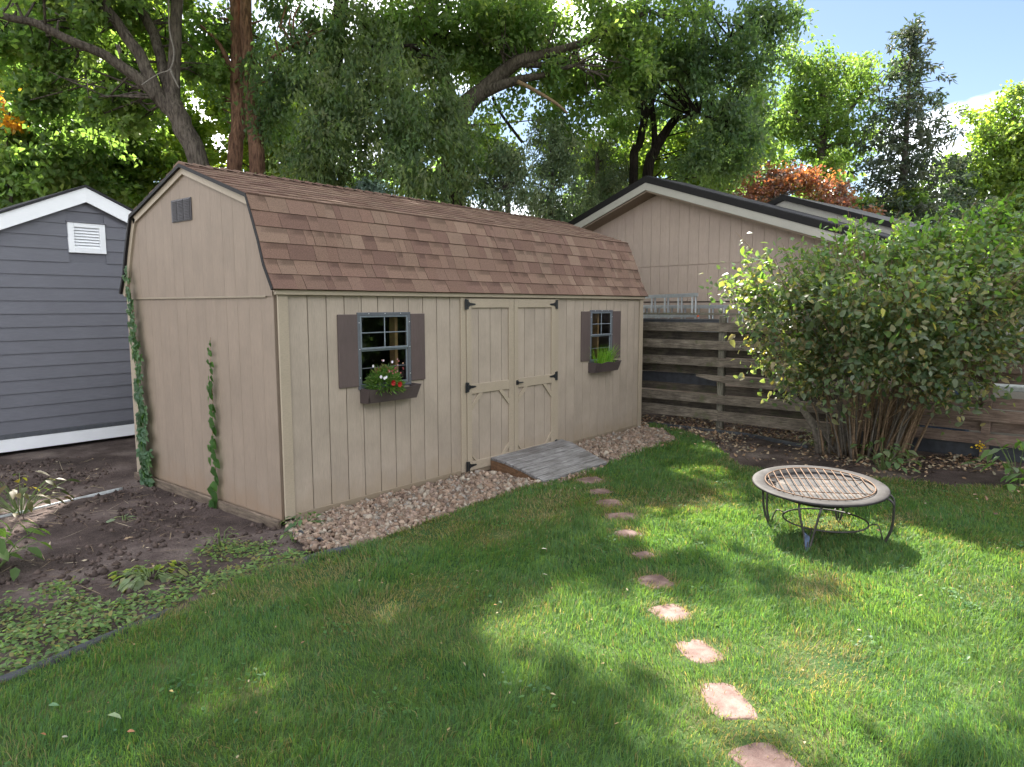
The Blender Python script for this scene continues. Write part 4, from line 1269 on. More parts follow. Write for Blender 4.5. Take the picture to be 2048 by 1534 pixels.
def fabric():
    n, m_ = 16, 6
    A = np.array([(-0.153, -0.416), (-0.118, -0.582), (-0.134, -0.799), (-0.162, -1.062)]); V, F = [], []
    for i in range(n + 1):
        t = i / n * 3; k = min(int(t), 2); p = A[k] + (A[k + 1] - A[k]) * (t - k)
        for j in range(m_ + 1):
            s_ = j / m_
            V.append((p[0] + .02 * s_, p[1] + .12 * s_, -.015 + .03 * math.sin(i * .8) * (1 - s_) + .035 * (1 - s_) + .015 * math.sin(j * 2 + i)))
    for i in range(n):
        for j in range(m_):
            F.append((i * (m_ + 1) + j, (i + 1) * (m_ + 1) + j, (i + 1) * (m_ + 1) + j + 1, i * (m_ + 1) + j + 1))
    o = mesh_obj("weed_fabric", V, F, "black_plastic", None, True)
    md = o.modifiers.new("thick", 'SOLIDIFY'); md.thickness = .004
    tag(o, "crumpled black weed fabric poking out at the near gravel corner", "fabric")
fabric()

# ------------------------------------------------------------------ foliage helpers
def pal_colors(pal, n, jit=0.18):
    pal = np.array(pal); c = pal[rng.integers(0, len(pal), n)]
    return np.clip(c * rng.uniform(1 - jit, 1 + jit, (n, 1)) * 1.08 * rng.uniform(.92, 1.08, (n, 3)), 0, 1)

RV = np.array([0.635, -0.772]); FV = np.array([0.772, 0.635])
LITS = [(2.345, -3.267, 0.413, 0.875), (3.237, -3.763, 0.438, 0.439), (-0.263, -3.030, 0.158, 0.281), (0.075, -3.249, 0.172, 0.270), (0.572, -4.196, 0.356, 0.245), (1.882, -4.790, 0.580, 0.744), (1.511, -5.221, 0.423, 0.565),
        (-0.069, -4.662, 0.217, 0.230), (0.732, -4.928, 0.164, 0.136), (2.609, -5.183, 0.327, 0.587), (0.725, -4.653, 0.199, 0.163), (-0.078, -5.107, 0.441, 0.204), (-0.062, -4.923, 0.368, 0.259), (0.346, -5.266, 0.260, 0.268), (0.280, -4.375, 0.232, 0.185), (-0.288, -4.361, 0.109, 0.179), (0.767, -3.465, 0.102, 0.086), (4.135, -2.236, 0.185, 0.403), (5.344, -1.680, 0.281, 0.404), (-0.585, -4.515, 0.198, 0.184),
        (1.714, -2.967, 0.249, 0.152), (0.229, -3.904, 0.131, 0.140), (-1.312, 1.967, 0.449, 0.972), (-1.115, 2.540, 0.305, 0.490), (-0.968, 2.301, 0.304, 0.697), (-1.539, 1.540, 0.220, 0.507), (0.424, -3.620, 0.063, 0.088), (2.223, -4.229, 0.154, 0.214), (2.961, -4.960, 0.353, 0.401), (4.2, -3.5, .4, .5), (4.9, -5.3, .4, .4), (5.6, -6.2, .5, .4)]
def sun_gap(P):
    """True where a clump at P would shade one of the ground patches the canopy is shaped to leave sunlit"""
    t = P[:, 2] / SUN_DIR.z
    gx = P[:, 0] - SUN_DIR.x * t; gy = P[:, 1] - SUN_DIR.y * t
    r = np.zeros(len(P), bool)
    jit = rng.uniform(.95, 1.35, len(P))
    for (cx, cy, a, b) in LITS:
        dx, dy = gx - cx, gy - cy
        u = (dx * RV[0] + dy * RV[1]) / (a + .22); v = (dx * FV[0] + dy * FV[1]) / (b + .22)
        r |= (u * u + v * v) < jit
    return r

DK = 2.9
def crown_clumps(ells, dens, shell=0.45):
    out = []
    for (cx, cy, cz, r, rz, k) in ells:
        n = max(4, int(dens * k * math.pi * r * rz * DK))
        m_ = max(2, n // 6)
        d = rand_dirs(m_); rad = rng.uniform(shell, 1, m_) ** (1 / 2.0)
        c = d * rad[:, None] * np.array([r, r, rz]) * rng.uniform(.85, 1.1, (m_, 1))
        sc = np.array([.3, .3, .2]) * min(1.0, max(.35, r * .9))
        p = c[rng.integers(0, m_, n)] + rng.normal(size=(n, 3)) * sc
        out.append(p + np.array([cx, cy, cz]))
    return np.concatenate(out)

def crown_mesh(clumps, per, sig, sigz, L0, W0, pal, hang=0.0, up=0.5, jit=.2, clump_var=.22):
    n = len(clumps)
    N = n * per
    ax = rand_dirs(n); ax[:, 2] = ax[:, 2] * .5 - hang * 1.1; ax = unit(ax)      # the twig each spray of leaves sits on
    axr = np.repeat(ax, per, 0)
    u = rng.uniform(-1.15, 1.15, N)[:, None]
    P = np.repeat(clumps, per, 0) + axr * u * sig * 1.25 + rng.normal(size=(N, 3)) * np.array([.42 * sig, .42 * sig, .42 * sigz])
    D = rand_dirs(N) * .9 + axr * .8; D[:, 2] -= hang * .8 + .1; D = unit(D)
    Nn = rand_dirs(N); Nn[:, 2] += up; Nn = unit(Nn)
    Ls = L0 * 1.2 * rng.uniform(.65, 1.25, N); Ws = W0 * 1.3 * rng.uniform(.7, 1.2, N)
    V, F = leaf_quads(P, D, Nn, Ls, Ws)
    cc = pal_colors(pal, n, clump_var)
    C = np.repeat(cc, per, 0) * .65 + pal_colors(pal, N, jit) * .35
    return V, F, np.repeat(C, 4, 0)

def twigs_to(clumps, mb, src, nmax, r0=.018):
    """thin branches from the limbs out to some of the leaf clumps"""
    src = np.array([s[:3] for s in src])
    for c in clumps[rng.permutation(len(clumps))[:nmax]]:
        d = np.linalg.norm(src - c, axis=1) + np.maximum(0, src[:, 2] - c[2]) * 1.5
        s_ = src[int(np.argmin(d))]
        dd = np.linalg.norm(s_ - c)
        if dd > 2.6: continue
        P = [s_, s_ + (c - s_) * .35 + rng.normal(size=3) * .12 * dd + np.array([0, 0, .08 * dd]), s_ + (c - s_) * .7 + rng.normal(size=3) * .1 * dd + np.array([0, 0, .06 * dd]), c]
        mb.tube([tuple(q) for q in P], [r0 * 1.4, r0, r0 * .6, r0 * .2], 5, caps=False)

ZG = -0.14
def tree(name, label, limbs, ells, bark, dens=9, per=42, sig=.26, sigz=.2, L0=.12, W0=.075, pal=((.05, .09, .03),), mat="leaf", hang=.2, extra=None, nt=60, wob=.15, cat="tree", group=None, up=.5, twig=.018, shell=.45, var=.22):
    """limbs[0] is the trunk, its first point on the ground"""
    base = limbs[0][0]
    t = empty(name, (base[0], base[1], ZG)); tag(t, label, cat, group)
    o3 = np.array([base[0], base[1], ZG])
    cl = crown_clumps(ells, dens, shell)
    sk = ~sun_gap(cl) | (cl[:, 2] < 5.0)
    cl = cl[sk]
    mb = MB(); src = []
    for i, P in enumerate(limbs):
        limb(mb, [(*(np.array(p[:3]) - o3), p[3]) for p in P], 4, 12 if i < 3 else 8, wob)
        S = smooth_path([(*p[:3], 0) for p in P], 3); src += [s for s in S if s[2] > 1.8]
    ti = MB(); 
    if nt: twigs_to(cl, ti, src, nt, twig)
    mesh_obj("trunk", mb.v, mb.f, bark, t, True)
    if ti.v: tag(mesh_obj("twigs", np.array(ti.v) - o3, ti.f, bark, t, True), kind="stuff")
    V, F, C = crown_mesh(cl, per, sig, sigz, L0, W0, pal, hang, up, .2, var)
    if extra is not None and len(extra):       # unseen upper crown, clumps laid along sun rays to shade the yard
        V2, F2, C2 = crown_mesh(extra, 18, .3, .2, .2, .13, pal, hang, up, .2, var)
        F = np.concatenate([F, F2 + len(V)]); V = np.concatenate([V, V2]); C = np.concatenate([C, C2])
    mesh_obj("crown", V - o3, F, mat, t, False, None, C)
    return t

def conifer(name, label, base, h, r, levels, pal, bark, bias=(0, 0), L0=.16, W0=.05, per=34, droop=.25, fill=1.0, cat="tree", z0=.06):
    t = empty(name, (base[0], base[1], ZG)); tag(t, label, cat)
    mb = MB(); mb.tube([(0, 0, 0), (0.05, 0, h * .5), (0, 0, h)], [r * .055 + .05, r * .03 + .03, .012], 10)
    cl = []
    for i in range(levels):
        f = z0 + (1 - z0) * (i + random.random() * .6) / levels
        rr = r * (1 - f) ** .8 * random.uniform(.75, 1.15) + .12
        k = max(4, int(9 * (1 - f) + 4))
        a0 = random.random() * 6.28
        for j in range(k):
            a = a0 + 6.283 * j / k + random.uniform(-.25, .25)
            q = rr * random.uniform(.7, 1.1)
            tip = np.array([math.cos(a) * q, math.sin(a) * q, h * f - q * droop + q * q * .05])
            b0 = np.array([0, 0, h * f])
            mb.tube([tuple(b0), tuple((b0 + tip) / 2 + np.array([0, 0, -.03])), tuple(tip)], [.02 * (1 - f) + .008, .012, .004], 5, caps=False)
            m_ = max(2, int(q / .28 * fill))
            for s_ in np.linspace(.3, 1, m_):
                cl.append(b0 + (tip - b0) * s_ + rng.normal(size=3) * .05)
    mesh_obj("trunk", mb.v, mb.f, bark, t, True)
    cl = np.array(cl)
    V, F, C = crown_mesh(cl, per, .15, .09, L0, W0, pal, .25, .6, .25, .15)
    mesh_obj("crown", V, F, "leaf_conifer", t, False, None, C)
    return t

# shading canopy added unseen above the frame, shared out to the tall trees
def canopy(n):
    gx = rng.uniform(-5.5, 10.5, n); gy = rng.uniform(-9.0, 6.0, n)
    d0 = (gx + 3.485) * FV[0] + (gy + 5.548) * FV[1]
    t = (2.95 + .42 * np.maximum(d0, 1.5)) / .43 + 3.0 + rng.uniform(0, 6, n)
    P = np.stack([gx + SUN_DIR.x * t, gy + SUN_DIR.y * t, SUN_DIR.z * t], 1)
    lump = fbm(P[:, 0], P[:, 1], 21, .55, 3)
    return P[(lump > .34)]
CAN = canopy(5500)
CAN = CAN[~sun_gap(CAN)]

DARK = ((0.0761, 0.1231, 0.0620), (0.0983, 0.1470, 0.0730), (0.0634, 0.1035, 0.0656), (0.1269, 0.1749, 0.0821))
BLUE = ((0.0899, 0.1293, 0.0661), (0.1213, 0.1655, 0.0881), (0.0744, 0.1082, 0.0606), (0.1663, 0.1955, 0.1034))
MID = ((0.1014, 0.1613, 0.0570), (0.1285, 0.1923, 0.0665), (0.0812, 0.1365, 0.0539), (0.1623, 0.2110, 0.0713))
YEL = ((0.1210, 0.1760, 0.0330), (0.1540, 0.2090, 0.0385), (0.0990, 0.1540, 0.0330), (0.1870, 0.2200, 0.0440))
PALE = ((.105, .16, .05), (.09, .14, .045), (.125, .17, .055), (.075, .125, .042))
COPPER = ((0.1872, 0.0972, 0.0644), (0.1440, 0.0766, 0.0601), (0.2232, 0.1178, 0.0644), (0.2448, 0.1620, 0.0715), (0.1224, 0.0662, 0.0572))

# assign canopy clumps to three tall trees by distance
T_A = np.array((3.252, 7.625, 4.584))[:2]; T_C = np.array((8.364, 5.941, 5.135))[:2]; T_D = np.array((13.865, 4.061, 5.456))[:2]
cd = np.stack([np.hypot(CAN[:, 0] - q[0], CAN[:, 1] - q[1]) for q in (T_A, T_C, T_D)], 1); who = np.argmin(cd, 1)

# ---- 1. leaning dark tree at left
def grd(p, dx=0, dy=0): return (p[0] + dx, p[1] + dy, ZG)
a0 = (3.288, 7.534, 4.305, 0.197)
tree("shade_tree", "leaning dark barked tree forking into several limbs above the tan shed's gable peak",
     [[(a0[0] + .3, a0[1] - .2, ZG, .24), (a0[0] + .1, a0[1] - .1, 2.2, .215), (3.270, 7.579, 4.445, 0.188), (3.125, 7.715, 5.120, 0.186), (2.974, 7.817, 5.555, 0.176), (2.968, 7.872, 5.831, 0.129), (3.055, 7.906, 6.630, 0.111), (3.183, 7.914, 7.575, 0.102), (3.345, 7.973, 9.044, 0.074)],
      [(2.980, 7.799, 5.500, 0.157), (2.749, 7.974, 5.801, 0.128), (2.575, 8.129, 6.387, 0.109), (2.324, 8.380, 6.981, 0.095), (2.102, 8.565, 7.404, 0.081), (1.856, 8.883, 8.421, 0.053)],
      [(2.956, 7.862, 5.693, 0.111), (2.949, 8.123, 6.231, 0.098), (2.994, 8.531, 7.067, 0.095), (2.934, 9.047, 7.793, 0.086), (2.878, 9.481, 8.989, 0.058)],
      [(2.756, 7.956, 5.747, 0.119), (2.537, 8.111, 6.016, 0.109), (2.029, 8.316, 6.372, 0.089), (1.508, 8.505, 6.551, 0.074), (1.077, 8.749, 6.765, 0.068), (0.650, 8.960, 6.810, 0.059), (-0.236, 9.641, 7.257, 0.041)]],
     [(1.549, 10.466, 7.184, 0.857, 0.571, 1), (2.126, 9.830, 7.562, 0.857, 0.571, 1), (1.179, 10.472, 6.454, 0.844, 0.563, 0.6), (2.832, 9.320, 7.740, 0.677, 0.483, 0.7), (3.842, 8.389, 7.628, 0.588, 0.686, 0.6), (4.061, 8.299, 6.820, 0.497, 0.597, 0.5), (2.902, 8.352, 8.127, 2.032, 0.554, 1), (1.372, 9.091, 7.144, 0.793, 0.194, 0.8), (2.392, 9.587, 6.204, 0.773, 0.483, 0.8), (1.798, 9.933, 5.858, 0.762, 0.476, 0.8), (3.481, 9.108, 7.415, 0.597, 0.597, 0.8), (1.178, 10.048, 5.835, 0.647, 0.462, 0.7), (2.956, 9.453, 5.734, 0.497, 0.497, 0.7)],
     "bark_dark", 9, 46, .24, .16, .115, .08, MID, "leaf", .2, CAN[who == 0], 110)
# dead limb hanging in it
dl = MB(); P = [(2.920, 7.736, 7.446, 0.015), (2.860, 7.633, 6.888, 0.014), (2.852, 7.490, 6.468, 0.013), (2.756, 7.474, 6.158, 0.012), (2.588, 7.580, 6.053, 0.010), (2.338, 7.686, 5.828, 0.011)]
limb(dl, P, 5, 7); limb(dl, [(2.756, 7.474, 6.158, 0.021), (2.821, 7.443, 5.978, 0.016), (2.854, 7.377, 5.836, 0.009)], 3, 6)
o = recalc(mesh_obj("dead_branch", dl.v, dl.f, "dead_twig", None, True)); tag(o, "bare grey dead branch caught in the fork of the leaning tree", "branch")

# ---- 2. red barked twin trunks
b0 = (4.200, 8.004, 4.281); c0 = (4.370, 7.475, 4.248)
tree("red_barked_tree", "upright red barked trunk, the nearer to the leaning tree of the twin pair",
     [[(b0[0], b0[1], ZG, .18), (4.231, 8.028, 4.632, 0.151), (4.345, 8.055, 5.585, 0.141), (4.466, 8.165, 7.059, 0.131), (4.549, 8.245, 8.093, 0.121), (4.703, 8.407, 10.099, 0.091)],
      [(4.410, 8.134, 6.488, 0.061), (4.150, 8.242, 7.117, 0.040), (3.825, 8.375, 7.433, 0.020)]],
     [(4.297, 9.088, 7.544, 0.571, 0.830, 0.6), (4.415, 8.838, 6.025, 0.470, 0.522, 0.35), (4.937, 8.824, 7.764, 0.635, 0.635, 0.8)], "bark_red", 9, 40, .22, .22, .10, .05, DARK, "leaf", .5, None, 50)
tree("red_barked_tree", "ridged reddish brown trunk in front of the dark drooping foliage",
     [[(c0[0], c0[1], ZG, .19), (4.396, 7.496, 4.545, 0.159), (4.452, 7.618, 5.642, 0.149), (4.483, 7.757, 6.651, 0.129), (4.512, 7.870, 7.502, 0.119), (4.684, 8.059, 9.786, 0.080)],
      [(4.471, 7.697, 6.226, 0.060), (4.639, 7.268, 6.749, 0.039), (4.822, 6.766, 6.967, 0.021)]],
     [(4.703, 7.024, 6.714, 0.584, 0.876, 1), (4.531, 7.385, 7.586, 0.535, 0.438, 1), (4.784, 7.050, 5.605, 0.445, 0.691, 0.7), (4.267, 7.374, 6.584, 0.193, 0.483, 0.6), (5.125, 6.778, 7.333, 0.588, 0.686, 1)], "bark_red", 11, 42, .22, .24, .10, .045, DARK, "leaf", .6, None, 60)

# ---- 3. dense drooping tree in the middle, with a big limb showing
d0 = (8.040, 5.630, 4.725)
tree("drooping_tree", "dense dark tree with drooping blue green curtains over the shed roof",
     [[((5.519, 7.009, 4.138)[0], (5.519, 7.009, 4.138)[1], ZG, .3), (5.719, 7.036, 5.685, 0.228), (6.114, 7.155, 7.304, 0.189), (6.525, 7.279, 9.071, 0.128)], [(5.847, 7.006, 6.407, 0.104), (6.368, 6.333, 7.092, 0.072), (6.766, 5.555, 7.222, 0.030)]],
     [(5.455, 6.483, 6.125, 0.895, 0.995, 1.2), (5.916, 5.527, 5.674, 1.030, 1.079, 1.2), (6.650, 4.891, 5.331, 0.846, 0.945, 1.1), (5.337, 5.754, 4.756, 0.966, 0.580, 1.1), (5.108, 6.715, 5.038, 0.497, 0.696, 1), (6.664, 5.756, 6.751, 0.921, 0.614, 1), (6.208, 6.764, 7.540, 1.038, 0.623, 1), (7.128, 4.531, 4.777, 0.605, 0.605, 0.9), (7.408, 5.000, 5.785, 0.519, 0.830, 1), (6.683, 4.662, 4.243, 0.696, 0.398, 1), (5.926, 4.988, 4.467, 0.870, 0.483, 1)],
     "bark_black", 10, 46, .22, .26, .105, .042, BLUE, "leaf", .7, None, 60, shell=.3)
tree("limb_tree", "tall tree whose thick bent limb shows against the sky above the shed roof",
     [[(d0[0], d0[1], ZG, .30), (8.097, 5.676, 5.386, 0.266), (8.354, 5.527, 6.322, 0.222), (8.592, 5.292, 6.641, 0.188), (8.829, 4.910, 7.005, 0.165), (9.017, 4.566, 7.254, 0.142), (9.414, 4.113, 7.428, 0.109), (9.978, 3.315, 7.693, 0.076), (10.769, 2.301, 8.298, 0.043)],
      [(8.589, 5.215, 6.626, 0.133), (8.802, 4.744, 6.776, 0.109), (9.009, 4.350, 6.863, 0.087), (9.257, 4.061, 6.938, 0.065), (9.638, 3.471, 7.119, 0.038)],
      [(9.015, 4.564, 7.233, 0.098), (9.442, 4.202, 7.222, 0.066), (9.848, 3.884, 7.322, 0.039)],
      [(8.236, 5.603, 5.936, 0.177), (8.240, 6.176, 7.439, 0.124), (8.362, 6.594, 8.865, 0.091), (8.363, 6.887, 10.560, 0.057)]],
     [(7.323, 7.116, 8.253, 1.219, 0.776, 0.9), (8.602, 6.204, 8.299, 1.023, 0.796, 0.75), (9.458, 4.850, 8.329, 1.235, 0.730, 0.9), (10.261, 3.505, 8.026, 1.109, 0.776, 1), (11.293, 2.580, 8.102, 1.123, 0.898, 1), (9.923, 4.071, 7.101, 0.786, 0.449, 0.7), (9.389, 5.238, 6.432, 0.691, 0.461, 0.35), (10.120, 4.635, 6.254, 0.583, 0.466, 0.4), (8.666, 6.605, 7.416, 0.699, 0.583, 0.5), (10.387, 3.179, 7.034, 0.776, 0.554, 0.9), (9.132, 5.769, 7.691, 0.921, 0.576, 0.9), (10.028, 5.009, 7.760, 0.932, 0.583, 0.8), (7.975, 6.867, 7.735, 0.796, 0.682, 0.9), (8.551, 4.668, 8.219, 1.279, 0.480, 0.9), (10.841, 4.430, 6.477, 0.955, 0.716, 0.5), (9.456, 6.074, 6.242, 0.597, 0.716, 0.5), (10.804, 5.157, 8.573, 1.329, 0.846, 1), (9.950, 6.175, 8.454, 1.087, 0.725, 1), (10.508, 3.944, 8.634, 1.023, 0.569, 1), (11.360, 4.209, 7.010, 0.725, 0.725, 0.9), (12.664, 4.226, 7.116, 0.640, 0.704, 0.8), (11.586, 4.080, 7.850, 0.846, 0.725, 0.9)],
     "bark_dark", 9, 44, .25, .18, .105, .06, MID, "leaf", .35, CAN[who == 1], 120)
dl = MB(); limb(dl, [(8.819, 4.406, 6.767, 0.049), (9.011, 4.144, 6.605, 0.043), (9.294, 3.749, 6.315, 0.035), (9.446, 3.524, 6.089, 0.022)], 4, 7)
o = recalc(mesh_obj("broken_branch", dl.v, dl.f, "stem_brown", None, True)); tag(o, "pale snapped branch hanging from the thick bent limb", "branch")
dl = MB(); limb(dl, [(8.995, 5.276, 6.630, 0.034), (9.103, 5.072, 6.214, 0.034), (9.339, 4.682, 5.618, 0.034)], 4, 6)
o = recalc(mesh_obj("broken_branch", dl.v, dl.f, "bark_black", None, True)); tag(o, "thin dark bare branch slanting down against the sky gap below the bent limb", "branch")

# ---- 4. arborvitae and spruces low behind the shed roof
tree("cedar_tree", "bluish green cedar in the middle of the three behind the roof's far end",
     [[(*(9.701, 4.098, 3.889)[:2], ZG, .1), (9.760, 4.145, 4.567, 0.057), (9.867, 4.231, 5.810, 0.023)]],
     [(9.828, 4.200, 5.358, 0.569, 0.682, 1), (9.760, 4.145, 4.567, 0.705, 0.682, 1.2), (9.511, 4.028, 3.976, 0.786, 0.449, 1)], "bark_grey", 15, 44, .15, .24, .10, .03, BLUE, "leaf_conifer", .5, None, 20, group="cedars behind the shed roof")
tree("cedar_tree", "bluish green cedar nearest the drooping tree, behind the roof ridge",
     [[(*(7.955, 3.975, 3.721)[:2], ZG, .1), (8.008, 4.018, 4.339, 0.052), (8.079, 4.075, 5.164, 0.021)]],
     [(8.048, 4.050, 4.803, 0.467, 0.519, 1), (7.999, 4.011, 4.236, 0.623, 0.623, 1.1)], "bark_grey", 14, 44, .15, .24, .10, .03, BLUE, "leaf_conifer", .5, None, 20, group="cedars behind the shed roof")
tree("cedar_tree", "bluish green cedar right beside the garage roof's low end",
     [[(*(13.378, 5.245, 4.310)[:2], ZG, .1), (13.449, 5.302, 5.136, 0.069), (13.556, 5.388, 6.376, 0.028)]],
     [(13.465, 5.403, 5.825, 0.693, 0.831, 1), (13.481, 5.239, 4.998, 0.901, 0.693, 1.1), (14.213, 4.881, 5.324, 0.563, 0.563, 0.8)], "bark_grey", 14, 44, .15, .24, .10, .03, BLUE, "leaf_conifer", .5, None, 20, group="cedars behind the shed roof")
SPR = ((0.0660, 0.1020, 0.0840), (0.0840, 0.1200, 0.1020), (0.0540, 0.0840, 0.0660), (0.1020, 0.1380, 0.1200))
p = (4.806, 4.501, 2.948); conifer("spruce_tree", "small blue spruce behind the shed roof under the drooping tree", p, 4.3, 2.0, 15, SPR, "bark_grey", L0=.13, W0=.05)
p = (5.906, 3.643, 2.970); conifer("spruce_tree", "lower blue spruce whose tips show just above the shed ridge toward the cedars", p, 3.7, 1.7, 13, SPR, "bark_grey", L0=.13, W0=.05)

# ---- 5. slim twin stemmed tree and its hanging crown
e0 = (13.884, 3.990, 5.187)
tree("twin_stemmed_tree", "slim dark twin stemmed tree with hanging foliage behind the garage peak",
     [[(e0[0], e0[1], ZG, .16), (13.867, 4.011, 5.187, 0.149), (14.110, 3.877, 6.113, 0.135), (14.306, 3.723, 6.596, 0.122), (14.508, 3.538, 6.944, 0.108), (14.747, 3.350, 7.534, 0.095), (15.098, 3.146, 8.809, 0.068), (15.431, 3.067, 10.687, 0.041)],
      [(e0[0] - .3, e0[1] + .2, ZG, .13), (13.673, 4.305, 5.523, 0.122), (13.830, 4.241, 6.248, 0.108), (13.976, 4.185, 6.945, 0.101), (14.038, 4.269, 7.858, 0.081), (14.201, 4.330, 9.348, 0.054), (14.340, 4.442, 10.958, 0.041)],
      [(14.094, 3.899, 6.126, 0.095), (14.123, 3.957, 6.663, 0.081), (14.150, 4.065, 7.468, 0.068), (14.182, 4.142, 8.140, 0.054)],
      [(13.968, 4.178, 6.851, 0.081), (14.176, 4.033, 7.468, 0.068), (14.409, 3.874, 8.179, 0.047)],
      [(14.845, 3.289, 7.870, 0.068), (12.950, 1.640, 7.906, 0.041), (12.944, 0.942, 8.403, 0.028), (13.196, 0.363, 8.656, 0.017)],
      [(14.527, 3.519, 6.971, 0.061), (12.619, 1.942, 6.419, 0.035), (12.775, 1.386, 6.133, 0.023)]],
     [(11.768, 3.490, 7.543, 0.657, 0.716, 0.8), (12.696, 2.155, 8.178, 0.944, 0.944, 1.1), (12.751, 1.516, 6.712, 0.758, 0.932, 1.1), (12.558, 1.893, 5.715, 0.649, 0.590, 0.8), (13.057, 1.096, 8.255, 0.691, 0.518, 0.8), (13.253, 0.606, 8.629, 0.512, 0.341, 0.9), (12.712, 1.047, 7.386, 0.682, 0.569, 0.9), (13.215, 0.503, 7.781, 0.512, 0.318, 0.5), (13.292, 1.346, 5.878, 0.597, 0.716, 0.9), (14.751, 3.824, 7.555, 0.686, 0.686, 0.35), (13.380, 4.884, 6.799, 0.473, 0.540, 0.5), (15.162, 2.506, 5.587, 0.743, 0.540, 0.8), (16.057, 1.839, 8.001, 0.540, 0.810, 0.6), (12.280, 2.578, 7.709, 0.826, 0.708, 0.9), (14.384, 4.386, 7.311, 0.689, 0.689, 0.5), (14.810, 3.261, 7.467, 0.810, 0.810, 0.8), (15.816, 1.991, 7.197, 0.675, 0.810, 0.7)],
     "bark_black", 10, 44, .24, .2, .105, .055, DARK, "leaf", .5, CAN[who == 2], 110)

# ---- 6. pale locust, spruce, maple and copper trees at right
p = (20.996, 1.541, 4.398)
tree("locust_tree", "pale yellow green feathery tree between the hanging foliage and the tall spruce",
     [[(p[0], p[1], ZG, .2), (21.199, 1.662, 6.510, 0.147), (21.408, 1.662, 7.972, 0.114), (21.445, 1.901, 9.597, 0.065)], [(21.346, 1.654, 7.485, 0.098), (21.956, 1.054, 8.296, 0.065), (22.323, 0.720, 8.945, 0.033)], [(21.272, 1.658, 6.997, 0.098), (20.889, 2.294, 7.973, 0.065), (20.766, 2.614, 8.948, 0.033)]],
     [(21.403, 1.867, 9.109, 1.226, 1.062, 0.9), (20.800, 2.431, 8.136, 1.062, 0.981, 1), (21.956, 1.054, 8.296, 1.144, 0.981, 0.9), (21.680, 2.031, 7.439, 1.670, 0.668, 0.6), (20.404, 2.742, 7.162, 0.817, 0.817, 0.9), (21.608, 1.193, 6.672, 1.144, 0.654, 0.6), (23.691, 0.752, 9.588, 0.682, 0.682, 0.6), (21.148, 2.291, 9.760, 0.572, 0.490, 0.8)],
     "bark_dark", 7, 40, .34, .16, .13, .065, PALE, "leaf", .3, None, 90)
p = (20.772, -0.856, 2.717)
conifer("tall_spruce", "tall ragged spruce standing against the sky at right", p, 10.45, 3.1, 36, ((.045, .068, .048), (.06, .082, .055), (.038, .055, .042), (.075, .085, .06)), "bark_grey", L0=.17, W0=.05, per=22, droop=.12, fill=.8)
p = (24.730, -1.694, 2.803)
conifer("tall_spruce", "shorter dark spruce filling the sky edge beside the tall spruce", p, 7.0, 2.6, 22, ((.04, .065, .045), (.055, .082, .05)), "bark_grey", L0=.18, W0=.06, per=30)
p = (25.976, -3.209, 2.801)
tree("maple_tree", "bright yellow green maple at the far right edge above the bush",
     [[(p[0], p[1], ZG, .22), (26.210, -3.021, 5.513, 0.154), (26.411, -2.969, 7.208, 0.102), (26.636, -3.007, 8.564, 0.051)], [(26.345, -2.978, 6.700, 0.085), (25.953, -2.353, 7.548, 0.051), (25.834, -2.120, 8.057, 0.027)]],
     [(26.469, -2.922, 7.886, 1.023, 1.023, 1), (25.988, -2.543, 6.700, 1.023, 1.023, 1.1), (26.692, -3.400, 6.699, 1.194, 1.364, 1.1), (25.615, -2.296, 5.514, 0.938, 0.853, 1), (26.343, -3.242, 5.174, 1.194, 0.853, 1), (26.658, -2.989, 8.818, 0.512, 0.426, 0.8)],
     "bark_dark", 10, 42, .3, .2, .11, .085, YEL + PALE, "leaf", .3, None, 40)
p = (16.467, 1.416, 3.890)
tree("copper_plum", "copper leaved ornamental tree above the garage roof, the larger of two",
     [[(p[0], p[1], ZG, .1), (16.550, 1.483, 4.854, 0.055), (16.665, 1.486, 5.681, 0.028)]],
     [(16.703, 1.428, 5.612, 0.624, 0.388, 1.2), (16.400, 1.718, 5.158, 0.721, 0.346, 1.3), (16.932, 1.078, 5.198, 0.624, 0.416, 1.1), (15.915, 1.945, 4.894, 0.411, 0.247, 1)], "bark_grey", 9, 34, .24, .19, .10, .065, COPPER, "leaf_copper", .2, None, 25, group="copper leaved trees behind the garage")
p = (17.687, -0.092, 3.750)
tree("copper_plum", "smaller copper leaved tree between the garage roof and the tall spruce",
     [[(p[0], p[1], ZG, .1), (17.758, -0.035, 4.576, 0.055), (17.818, 0.013, 5.265, 0.028)]],
     [(17.844, -0.055, 5.058, 0.485, 0.346, 1.1), (17.680, 0.080, 4.687, 0.693, 0.277, 1.2), (18.104, -0.468, 4.507, 0.485, 0.249, 1)], "bark_grey", 9, 34, .24, .19, .10, .065, COPPER, "leaf_copper", .2, None, 20, group="copper leaved trees behind the garage")
p = (18.137, 0.985, 3.988)
tree("young_tree", "fresh green young tree between the two copper trees",
     [[(p[0], p[1], ZG, .1), (18.244, 1.033, 5.002, 0.058), (18.346, 1.060, 5.870, 0.029)]],
     [(18.374, 0.988, 5.653, 0.583, 0.510, 0.9), (18.410, 0.831, 5.001, 0.510, 0.437, 1), (20.271, -0.628, 5.073, 0.895, 0.597, 0.6)], "bark_grey", 10, 40, .22, .18, .12, .08, YEL + MID, "leaf", .2, None, 20)

